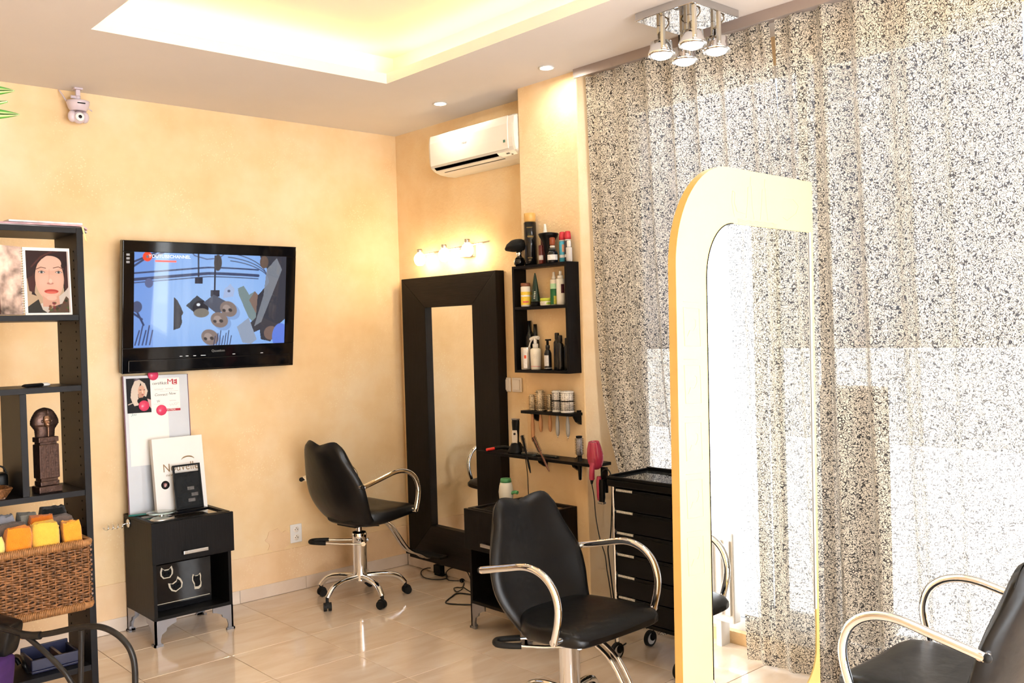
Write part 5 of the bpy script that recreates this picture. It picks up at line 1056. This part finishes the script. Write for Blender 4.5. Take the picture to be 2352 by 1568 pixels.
# magazines on top
for i, (a, lab, c) in enumerate(((.10, 'grey magazine lying at the bottom of the pile on the bookcase', (.45, .42, .44)), (-.06, 'red edged magazine in the middle of the pile on the bookcase', (.55, .30, .32)), (.04, 'pale thin brochure on top of the pile on the bookcase', (.72, .66, .68)))):
    t = thing('magazine', lab, 'magazine', (-2.60+.035*i-.03*(i == 1), -.80, 2.1225+.0092*i), a, 'magazines on the bookcase')
    rings = []; g = G()
    for k, dz in ((0, 0), (1, .0075)):
        pass
    nx = 24; W_ = .245 if i < 2 else .155; v = []; 
    for j in range(nx+1):
        x = -.15+(W_+.15)*j/nx; sag = -.016*max(0, (x-.214)/.031)**1.4 if i < 2 else 0
        for y in (-.105, .105): v += [(x, y, .0005+sag), (x, y, .0080+sag)]
    f = []
    for j in range(nx): b = j*4; f += [(b+1, b+5, b+7, b+3), (b, b+2, b+6, b+4), (b, b+4, b+5, b+1), (b+2, b+3, b+7, b+6)]
    f += [(0, 1, 3, 2), (nx*4, nx*4+2, nx*4+3, nx*4+1)]
    G().add(v, f).obj('pages', mat('mag_%d' % i, c, .4, var=.3, vscale=18), t)
tag(G().add([(-2.392, -.9520, 2.128), (-2.384, -.9520, 2.126), (-2.372, -.9535, 2.058), (-2.381, -.9535, 2.072), (-2.392, -.9505, 2.128), (-2.384, -.9505, 2.126), (-2.372, -.9520, 2.058), (-2.381, -.9520, 2.072)], [(0, 3, 2, 1), (4, 5, 6, 7), (0, 1, 5, 4), (1, 2, 6, 5), (2, 3, 7, 6), (3, 0, 4, 7)]).obj('paper_ribbon', mat('yellow_ribbon', (.72, .62, .25), .5, var=.1)), 'narrow yellow paper strip hanging off the front corner of the bookcase', 'paper')
# ring-bound style album with a portrait
t = thing('style_album', 'open ring bound hair style album with a large portrait page on the bookcase', 'book', (-2.628, -.905, 1.7365), 0)
t.rotation_euler = (math.radians(-3), 0, 0)
mod_bevel(G().box(.006, .200, .002, .012, 0, .298).obj('page_block', M_PAPER, t), .001)
A = Art(180, 262, (.60, .52, .46))
A.poly([(.0, .0), (.0, 1), (1, 1), (1, .55), (.88, .35), (.80, .3), (.6, .2), (.3, .15)], (.50, .36, .24))
A.poly([(.02, 1), (1, 1), (1, .60), (.96, .42), (.86, .33), (.84, .5), (.2, .48), (.17, .32), (.22, .27), (.10, .30), (.13, .45), (.02, .62)], (.022, .007, .006))
A.poly([(.10, 1), (.60, 1), (.40, .82), (.12, .74)], (.07, .016, .012)); A.line([(.1, .80), (.38, .92), (.6, 1)], .05, (.13, .035, .025), .7)
A.ell(.53, .56, .335, .36, (.70, .41, .31)); A.poly([(.35, .35), (.72, .35), (.75, .1), (.35, .1)], (.62, .34, .25)); A.ell(.53, .42, .24, .20, (.72, .43, .33)); A.ell(.56, .80, .26, .12, (.76, .47, .37))
A.ell(.40, .52, .13, .10, (.76, .46, .36), .8, soft=8); A.ell(.72, .53, .11, .10, (.76, .46, .36), .8, soft=8)
A.poly([(.10, .70), (.16, .86), (.42, .96), (.62, 1), (.0, 1)], (.045, .011, .009)); A.poly([(.0, .62), (.17, .66), (.20, .45), (.16, .33), (.05, .35)], (.06, .014, .012)); A.poly([(.92, .75), (1, .8), (1, .45), (.90, .36), (.88, .5)], (.06, .014, .012))
A.poly([(0, 1), (1, 1), (1, .80), (.90, .84), (.80, .91), (.66, .955), (.50, .93), (.36, .86), (.22, .75), (.14, .60), (0, .55)], (.03, .008, .007)); A.line([(.12, .74), (.34, .90), (.60, .99)], .035, (.12, .03, .02), .6); A.line([(.20, .80), (.45, .95), (.75, .99)], .02, (.10, .025, .018), .6)
for ex in (.35, .75): A.ell(ex, .655, .075, .022, (.40, .25, .22)); A.ell(ex, .655, .062, .016, (.62, .58, .56)); A.ell(ex, .655, .028, .019, (.04, .05, .05)); A.line([(ex-.08, .658), (ex, .678), (ex+.08, .655)], .010, (.05, .02, .02))
A.line([(.22, .70), (.34, .735), (.45, .72)], .018, (.12, .05, .04)); A.line([(.63, .725), (.75, .745), (.87, .71)], .018, (.12, .05, .04))
A.line([(.53, .70), (.52, .56), (.49, .49)], .018, (.58, .32, .25), .6); A.ell(.54, .475, .08, .018, (.46, .20, .16)); A.ell(.55, .51, .04, .04, (.82, .55, .45), .8)
A.ell(.56, .345, .165, .036, (.50, .06, .04)); A.ell(.56, .330, .12, .022, (.66, .13, .09)); A.line([(.40, .350), (.56, .352), (.72, .352)], .008, (.25, .02, .02))
A.ell(.56, .24, .12, .04, (.74, .46, .36)); A.poly([(.0, .0), (.0, .10), (.25, .22), (.34, .05), (.45, .0)], (.025, .02, .015)); A.poly([(.45, .0), (.60, .10), (.80, .15), (.90, .27), (1, .2), (1, 0)], (.10, .055, .03))
for i in range(26): A.ell(.5+.48*random.random(), .02+.2*random.random()*random.random()+.02, .035, .02, (.20*random.random(), .10*random.random(), .04*random.random()), .8)
A.rect(.96, 1, 0, 1, (.72, .60, .55))
A.gain = .72; A.obj('portrait_page', .176, .274, M_PRINT, t, (.018, .0012, .010), (0, 0, 0))
lp = G(); lf = None
for k, (dx, dy) in enumerate(((-.10, -.045), (-.11, -.02), (-.112, .004))):
    G().add([(0, 0, .003), (dx, dy, .003), (dx, dy, .298), (0, 0, .298), (.0, .0025, .003), (dx, dy+.0025, .003), (dx, dy+.0025, .298), (0, .0025, .298)], [(0, 3, 2, 1), (4, 5, 6, 7), (0, 1, 5, 4), (1, 2, 6, 5), (2, 3, 7, 6), (3, 0, 4, 7)]).obj('turned_page', mat('page_%d' % k, ((.50, .36, .30), (.30, .16, .14), (.7, .62, .6))[k], .5, var=(.9, .7, .2)[k], vscale=14), t)
for i in range(26): G().tube([(-.006, .0, .012+.0108*i), (-.004, -.009, .0125+.0108*i), (.006, -.010, .0125+.0108*i), (.011, .001, .012+.0108*i)], .0016, 6).obj('ring', M_WHITE, t)
# remote control
t = thing('remote_control', 'dark remote control with a pale end on the middle bookcase shelf', 'remote', (-2.583, -.885, 1.4225), math.radians(22))
G().loft([[(x, .020*k*math.cos(a), .0085+.0085*k*math.sin(a)) for a in np.linspace(0, 2*PI, 15)[:-1]] for x, k in ((-.065, .5), (-.055, .9), (.0, 1.0), (.022, 1.0))]).obj('body', M_BLACK, t)
G().loft([[(x, .020*k*math.cos(a), .0087+.0088*k*math.sin(a)) for a in np.linspace(0, 2*PI, 15)[:-1]] for x, k in ((.0222, 1.0), (.050, .95), (.060, .6))]).obj('pale_end', M_WHITE, t)
# pharaoh statue
M_BRZ = mat('dark_bronze', (.085, .050, .040), .38, metal=.75, var=.35, vscale=60, bump=.3, bscale=90)
t = thing('pharaoh_statue', 'small bronze pharaoh bust on an inscribed pillar in the bookcase', 'statue', (-2.549, -.865, .9555), math.radians(8))
mod_bevel(G().box(-.050, .050, -.040, .040, 0, .030).obj('plinth', M_BRZ, t), .004); mod_bevel(G().box(-.041, .041, -.033, .033, .0305, .052).obj('lower_step', M_BRZ, t), .004); G().box(-.036, .036, -.028, .028, .0522, .062).obj('neck_block', M_BRZ, t)
mod_bevel(G().box(-.043, .043, -.034, .034, .0625, .213).obj('shaft', M_BRZ, t), .004); G().box(-.036, .036, -.028, .028, .2132, .222).obj('upper_neck', M_BRZ, t); mod_bevel(G().box(-.043, .043, -.034, .034, .2225, .245).obj('capital', M_BRZ, t), .003)
g = G()
for k in range(5): g.box(-.042+.0205*k, -.0405+.0205*k, -.0352, -.0342, .066, .210)
for k in range(4):
    for i in range(11): 
        x = -.036+.0205*k+random.uniform(0, .004); z = .071+.0125*i; w_ = random.uniform(.003, .010)
        g.box(x, x+w_, -.0350, -.0342, z, z+.0015)
        if random.random() < .6: g.box(x+.002, x+.0035, -.0350, -.0342, z-.003, z+.006)
g.obj('hieroglyph_relief', mat('bronze_relief', (.14, .085, .07), .4, metal=.7), t)
rg = []
HWF = [0, .24, .34, .44, .56, .70, .86, .95, 1.0]; HWV = [.041, .043, .052, .060, .059, .052, .040, .027, .004]
for i in range(31):
    f = i/30; z = .2455+.128*f; hw = float(np.interp(f, HWF, HWV)); k = 1+.030*(i % 2); dp = .018+.012*math.sin(min(1, f*1.05)*PI)*(.6 if f < .4 else 1)
    if f > .86: dp *= max(.12, 1-((f-.86)/.15)**2)
    rg.append([(hw*k*abs(math.cos(a))**.85*(1 if math.cos(a) >= 0 else -1), .006+dp*k*math.sin(a), z) for a in np.linspace(0, 2*PI, 29)[:-1]])
G().loft(rg).obj('headdress', M_BRZ, t)
M_BRF = mat('polished_bronze', (.26, .15, .095), .36, metal=.85)
rg = []
FZ = [0, .08, .25, .5, .75, .92, 1.0]; FW = [.004, .0105, .0150, .0180, .0178, .0160, .0135]
for i in range(25):
    f = i/24; z = .287+.050*f; w_ = float(np.interp(f, FZ, FW)); ring_ = []
    for a in np.linspace(0, 2*PI, 31)[:-1]:
        x = w_*math.cos(a); fr = math.sin(a) > 0; y = -.020-(.0185 if fr else .010)*(.55+.45*math.sin(min(1, f*.9+.12)*PI))*math.sin(a)
        if fr: y += -math.exp(-(x/.0030)**2)*.006*math.exp(-((f-.50)/.11)**2)*(1 if f < .62 else .5) + .0035*math.exp(-((abs(x)-.0075)/.0032)**2)*math.exp(-((f-.66)/.055)**2) - .0022*math.exp(-(x/.0055)**2)*math.exp(-((f-.24)/.05)**2) + .0015*math.exp(-(x/.006)**2)*math.exp(-((f-.33)/.03)**2)
        ring_.append((x, y, z))
    rg.append(ring_)
G().loft(rg).obj('face', M_BRF, t)
G().tube([(0, -.032, .288), (0, -.031, .248)], .003, 8).obj('false_beard', M_BRF, t); G().tube(spline([(0, -.030, .344), (0, -.034, .352), (0, -.030, .362)], 3), .004, 8).obj('uraeus', M_BRZ, t)
for sx in (-1, 1): G().sphere((sx*.0205, -.020, .314), .006, 8, 6, 1.4).obj('ear', M_BRZ, t)

# wicker weaving helper: real strands woven around stakes
M_WICK = mat('brown_wicker', (.21, .092, .036), .30, var=.6, vscale=45, bump=.3, bscale=120); M_WICKR = mat('rattan_wrap', (.36, .17, .065), .4, var=.3, vscale=60)
def weave_wall(g, a, b, z0, z1, rows, stakes, r, out):
    """strands along a->b (xy points) between z0 and z1; out = outward normal"""
    A_, B_ = Vector((a[0], a[1], 0)), Vector((b[0], b[1], 0)); N = Vector((out[0], out[1], 0))
    for i in range(rows):
        z = z0+(z1-z0)*(i+.5)/rows; P_ = []; m = stakes*2
        for k in range(m+1):
            s = k/m; P_.append(A_.lerp(B_, s) + N*(r*1.35*math.sin(PI*(k+ (i % 2)*2)/2+.4)) + Vector((0, 0, z+random.uniform(-.0012, .0012)+.0016*math.sin(k*.9+i))))
        g.tube(P_, r, 5)
t = thing('wicker_basket', 'large brown wicker basket full of towels pulled forward on the bookcase shelf', 'basket', (0, 0, 0))
wx0, wx1, wy0, wy1, wz0, wz1 = -3.10, -2.440, -1.075, -.665, .4595, .757
g = G(); weave_wall(g, (wx0, wy0), (wx1-.012, wy0), wz0+.03, wz1-.022, 23, 30, .0054, (0, -1)); weave_wall(g, (wx1, wy0+.012), (wx1, wy1), wz0+.03, wz1-.022, 23, 18, .0054, (1, 0)); weave_wall(g, (wx0, wy1), (wx1, wy1), wz0+.03, wz1-.022, 23, 30, .0054, (0, 1))
o = g.obj('woven_strands', M_WICK, t); o['kind'] = 'stuff'
for x in np.linspace(wx0+.02, wx1-.012, 24): G().cyl((x, wy0, wz0+.01), (x, wy0, wz1-.01), .0035, 6).obj('stake', M_WICK, t)
G().box(wx0, wx1-.006, wy0+.009, wy1-.009, wz0+.0, wz0+.012).box(wx0, wx1-.010, wy0+.010, wy0+.013, wz0+.012, wz1-.02).box(wx1-.013, wx1-.010, wy0+.01, wy1-.01, wz0+.012, wz1-.02).obj('liner', mat('basket_dark', (.05, .022, .012), .7), t)
for z, nm in ((wz1-.012, 'rim'), (wz0+.016, 'bottom_band')):
    pth = [(wx0, wy0-.002, z), (wx1-.03, wy0-.002, z), (wx1-.008, wy0+.006, z), (wx1+.002, wy0+.03, z), (wx1+.002, wy1, z), (wx0, wy1, z)]
    core = G().tube(pth, .015, 10, flat=1.0).obj(nm, M_WICKR, t)
    g = G(); n_ = 92
    for k in range(n_):
        x = wx0+(wx1-.03-wx0)*k/n_
        g.tube([(x+.0065*math.sin(0), wy0-.002-.0158*math.cos(q), z+.0158*math.sin(q)) for q in np.linspace(-1.7, 1.7, 8)], .0032, 5)
    o = g.obj(nm+'_wrapping', M_WICKR, core); o['kind'] = 'stuff'
# towels
def towel(label, x0, x1, y0, y1, z0, z1, col, fold=0, tilt=0.0, grp='terry towels in the wicker basket'):
    nm = 'terry_%02x%02x%02x' % tuple(int(c*255) for c in col); m = mat(nm, col, .95, spec=.05, var=.10, vscale=26, bump=1.0, bscale=330, sheen=.3)
    cx, cy = (x0+x1)/2, (y0+y1)/2; w, d, h = (x1-x0)/2, (y1-y0)/2, z1-z0
    rings = []; rnd = random.Random(hash(label) % 1000 + len(label)); ph = [rnd.uniform(0, 6) for _ in range(4)]
    for i in range(15):
        f = i/14; z = h*f; k = min(1, (f*14+.6)/2.2)**.5 if f < .14 else (1 if f < .88 else math.sqrt(max(.02, 1-((f-.88)/.125)**2)))
        ring_ = []
        for a in np.linspace(0, 2*PI, 41)[:-1]:
            c, q = math.cos(a), math.sin(a); x = w*abs(c)**.40*(1 if c >= 0 else -1); y = d*abs(q)**.40*(1 if q >= 0 else -1)
            bul = 1+.03*math.sin(3*a+ph[0])+.02*math.sin(5*f*3+ph[1]+2*a)
            dip = -.012*math.exp(-(x/(w*.18))**2) if fold and f > .85 else 0
            ring_.append((x*(.86+.14*k)*bul+.006*math.sin(4*f+ph[2]), y*(.55+.45*k)*bul, z+dip+.004*math.sin(2*a+ph[3])*f+.003*math.sin(7*a+ph[1])*f))
        rings.append(ring_)
    t = thing('towel', label, 'towel', (cx, cy, z0), tilt, grp); G().loft(rings).obj('cloth', m, t)
    g = G(); zt0 = h*.93     # visible folded edge along the top
    for q in (-.35, .25): g.tube([(w*.8*s, d*q, h*(1.0-.06*s*s)-.004+.003*math.sin(9*s)) for s in np.linspace(-1, 1, 9)], .009, 8)
    g.obj('folded_edge', m, t); return t
bz = .473
towel('pale yellow towel at the left end of the front row in the wicker basket', -2.90, -2.772, -1.055, -.985, bz, .815, (.88, .74, .22))
towel('bright orange towel in the front row of the wicker basket', -2.764, -2.662, -1.055, -.98, bz, .842, (.82, .26, .02))
towel('yellow towel in the middle of the front row of the wicker basket', -2.657, -2.548, -1.058, -.975, bz, .848, (.85, .50, .07), 1)
towel('light orange towel at the right end of the front row in the wicker basket', -2.540, -2.465, -1.05, -.985, bz, .838, (.86, .36, .035), 1)
towel('taupe brown towel in the middle row behind the bright orange one', -2.82, -2.66, -.97, -.90, bz, .848, (.13, .095, .08))
towel('rust orange towel in the middle row of the wicker basket', -2.652, -2.555, -.965, -.895, bz, .865, (.60, .15, .012))
towel('taupe brown towel in the middle row at the right of the wicker basket', -2.55, -2.462, -.96, -.88, bz, .850, (.15, .11, .095))
towel('grey blue towel in the back row at the left of the wicker basket', -2.80, -2.678, -.885, -.79, bz, .872, (.27, .27, .31))
towel('grey green towel in the back row of the wicker basket', -2.665, -2.588, -.885, -.79, bz, .868, (.25, .24, .21))
towel('black towel in the back row of the wicker basket', -2.566, -2.462, -.875, -.77, bz, .878, (.010, .010, .010))
# small woven tray and black bag in the left compartment
t = thing('small_basket', 'small flared wicker tray in the left compartment of the bookcase', 'basket', (-2.80, -.865, .9555))
g = G()
for i in range(7):
    f = i/6; hx, hy = .075+.022*f, .055+.02*f; z = .006+.036*f
    pth = []
    for k in range(64):
        a = 2*PI*k/64; c, q = math.cos(a), math.sin(a); wv = 1+.035*(1 if (k+i) % 2 else -1); pth.append((hx*abs(c)**.45*(1 if c >= 0 else -1)*wv, hy*abs(q)**.45*(1 if q >= 0 else -1)*wv, z))
    g.tube(pth+[pth[0]], .0042, 5)
o = g.obj('woven_strands', M_WICK, t); o['kind'] = 'stuff'; G().box(-.07, .07, -.05, .05, 0, .006).obj('bottom', M_WICK, t)
t = thing('black_bag', 'black leather bag with a loop handle in the left compartment of the bookcase', 'bag', (-2.722, -.735, .9555))
mod_sub(G().cbox(-.045, .045, -.045, .05, 0, .095, .02).obj('bag_body', M_LEATHER, t), 1); G().tube(spline([(-.045, -.03, .06), (-.055, -.03, .10), (-.02, -.03, .125), (.02, -.03, .12), (.035, -.03, .09)], 5), .008, 8, flat=.5).obj('handle', M_LEATHER, t)
# dark blue tray on the bottom shelf
t = thing('tool_tray', 'dark blue and black open tool tray on the lowest bookcase shelf', 'tray', (-2.545, -.80, .1715))
mod_bevel(G().box(-.10, .10, -.09, .09, 0, .012).box(-.10, .10, -.09, -.078, .012, .06).box(-.10, .10, .078, .09, .012, .075).box(-.10, -.088, -.078, .078, .012, .06).box(.088, .10, -.078, .078, .012, .06).obj('tray', mat('navy_plastic', (.012, .014, .045), .35, var=.1), t), .004)
G().box(.02, .032, -.077, .077, .013, .055).obj('partition', mat('brown_plastic', (.10, .06, .045), .4), t)
G().tube(spline([(-.11, -.07, .01), (-.125, -.07, .05), (-.12, .0, .06), (-.125, .07, .05), (-.11, .07, .01)], 5), .009, 8).obj('handle', M_BLACK, t)

# ================================================================== foreground left: black tubular armchair, and the plant
t = thing('tubular_armchair', 'black bent-cane armchair with purple and black cushions at the lower left edge', 'chair', (0, 0, 0))
M_CANE = mat('black_cane', (.012, .011, .011), .38, spec=.45, var=.3, vscale=40, bump=.15, bscale=60)
main = [(-2.856, -1.296, .517), (-2.829, -1.333, .51), (-2.802, -1.369, .5), (-2.767, -1.418, .495), (-2.731, -1.467, .503), (-2.695, -1.515, .516), (-2.659, -1.563, .53), (-2.624, -1.611, .537), (-2.598, -1.646, .537), (-2.573, -1.682, .526), (-2.548, -1.717, .502), (-2.529, -1.745, .467), (-2.519, -1.76, .426), (-2.516, -1.765, .38), (-2.517, -1.766, .33), (-2.52, -1.765, .15), (-2.525, -1.76, .0)]
G().tube(spline([(-2.98, -1.16, .56)] + main, 4), .0115, 12).obj('arm_rail', M_CANE, t)
G().tube([(-2.643, -1.575, .520), (-2.648, -1.56, .31), (-2.655, -1.54, .0)], .0105, 10).obj('post', M_CANE, t)
G().tube(spline([(-2.790, -1.400, .492), (-2.75, -1.455, .443), (-2.714, -1.500, .392), (-2.69, -1.53, .352), (-2.672, -1.55, .31), (-2.60, -1.64, .15), (-2.525, -1.755, .06)], 5), .0105, 10).obj('brace', M_CANE, t)
G().tube(spline([(-2.80, -1.385, .497), (-2.775, -1.415, .494), (-2.752, -1.445, .497)], 3), .0155, 10).obj('joint_binding', M_CANE, t)
mod_sub(G().cbox(-.13, .09, -.06, .06, -.07, .075, .03).obj('black_cushion', M_LEATHER, t, (-2.855, -1.195, .465), (0, .25, -.75)), 2)
mod_sub(G().cbox(-.12, .075, -.07, .07, -.11, .07, .03).obj('purple_cushion', mat('purple_fabric', (.045, .012, .095), .8, var=.15, vscale=30), t, (-2.885, -1.235, .335), (0, .12, -.75)), 2)
G().tube([(-2.98, -1.16, .56), (-2.99, -1.15, .0)], .0115, 10).obj('rear_post', M_CANE, t)
# hanging variegated plant, only its leaf tips reach into view
t = thing('hanging_plant', 'variegated green and cream leaves of a hanging plant at the upper left edge', 'plant', (-3.42, -2.55, 0))
M_LEAF = bpy.data.materials.new('variegated_leaf'); M_LEAF.use_nodes = True; n = M_LEAF.node_tree.nodes; l = M_LEAF.node_tree.links; p = n['Principled BSDF']
tc = n.new('ShaderNodeTexCoord'); sp_ = n.new('ShaderNodeSeparateXYZ'); l.new(tc.outputs['UV'], sp_.inputs[0]); nz = n.new('ShaderNodeTexNoise'); nz.inputs['Scale'].default_value = 3; l.new(tc.outputs['UV'], nz.inputs['Vector'])
mp = n.new('ShaderNodeMath'); mp.operation = 'MULTIPLY_ADD'; mp.inputs[1].default_value = .12; l.new(nz.outputs['Fac'], mp.inputs[0]); l.new(sp_.outputs['Y'], mp.inputs[2])
rp = n.new('ShaderNodeValToRGB'); l.new(mp.outputs[0], rp.inputs[0]); e_ = rp.color_ramp.elements; e_[0].position = 0; e_[0].color = (.06, .30, .05, 1); e_[1].position = 1; e_[1].color = (.06, .30, .05, 1)
for ps, c in ((.22, (.10, .38, .06, 1)), (.30, (.62, .66, .36, 1)), (.44, (.60, .64, .34, 1)), (.50, (.02, .09, .02, 1)), (.62, (.03, .12, .025, 1)), (.70, (.60, .66, .32, 1)), (.82, (.10, .36, .06, 1))): k_ = e_.new(ps); k_.color = c
l.new(rp.outputs[0], p.inputs['Base Color']); p.inputs['Roughness'].default_value = .35
def leaf(base, tip, wd, up_):
    B, T = Vector(base), Vector(tip); d = T-B; s = d.cross(Vector(up_)).normalized(); N = s.cross(d).normalized(); nu_, nv_ = 14, 6; v = []; uv = []
    for i in range(nu_+1):
        f = i/nu_; w_ = wd*math.sin(PI*f**.8)**.8*(1-.25*f)
        for j in range(nv_+1):
            q = -1+2*j/nv_; v.append(B+d*f+s*w_*q+N*(.010*math.sin(PI*f)+.006*abs(q))); uv.append((f, j/nv_))
    g = G(); g.add(v, [(i*(nv_+1)+j, i*(nv_+1)+j+1, (i+1)*(nv_+1)+j+1, (i+1)*(nv_+1)+j) for i in range(nu_) for j in range(nv_)], True); o = g.obj('leaf', M_LEAF, t); o.matrix_parent_inverse = Matrix.Translation(t.location).inverted()
    ul = o.data.uv_layers.new(name='UVMap')
    for lp_ in o.data.loops: ul.data[lp_.index].uv = uv[lp_.vertex_index]
    so = o.modifiers.new('thick', 'SOLIDIFY'); so.thickness = .0012
for b_, t_, w_, u_ in (((-3.235, -2.70, 2.250), (-3.127, -2.798, 2.240), .017, (.67, .74, .15)), ((-3.24, -2.698, 2.192), (-3.119, -2.806, 2.181), .017, (.67, .74, .15)), ((-3.26, -2.68, 2.22), (-3.139, -2.785, 2.216), .014, (.6, .8, -.3)), ((-3.30, -2.66, 2.30), (-3.22, -2.78, 2.34), .02, (.67, .74, .2)), ((-3.32, -2.62, 2.14), (-3.25, -2.70, 2.06), .018, (.67, .74, .15)), ((-3.36, -2.60, 2.36), (-3.30, -2.72, 2.42), .02, (.67, .74, .15))):
    leaf(b_, t_, w_, u_)
def w2l(p): return (p[0]+3.42, p[1]+2.55, p[2])
for q in ([(-3.42, -2.55, 2.50), (-3.33, -2.62, 2.40), (-3.26, -2.68, 2.30), (-3.235, -2.70, 2.25)], [(-3.42, -2.55, 2.50), (-3.36, -2.60, 2.32), (-3.28, -2.67, 2.22), (-3.24, -2.698, 2.192)], [(-3.42, -2.55, 2.5), (-3.37, -2.60, 2.25), (-3.32, -2.62, 2.14)], [(-3.42, -2.55, 2.5), (-3.36, -2.60, 2.36)]):
    G().tube(spline([w2l(p_) for p_ in q], 4), .003, 6).obj('stem', mat('green_stem', (.10, .22, .05), .5), t)
G().lathe([(.0005, 2.38), (.07, 2.38), (.10, 2.50), (.105, 2.53), (.092, 2.53), (.0005, 2.51)], 24).obj('pot', mat('terracotta_pot', (.42, .17, .09), .7, var=.1), t)
for a in range(3): G().tube([(.10*math.cos(a*2.1), .10*math.sin(a*2.1), 2.52), (0, 0, H-.03)], .002, 5).obj('hanger_cord', M_CORD, t)
G().tube([(0, 0, H-.035), (0, 0, H-.0005)], .004, 6).obj('hook', M_SATIN, t)
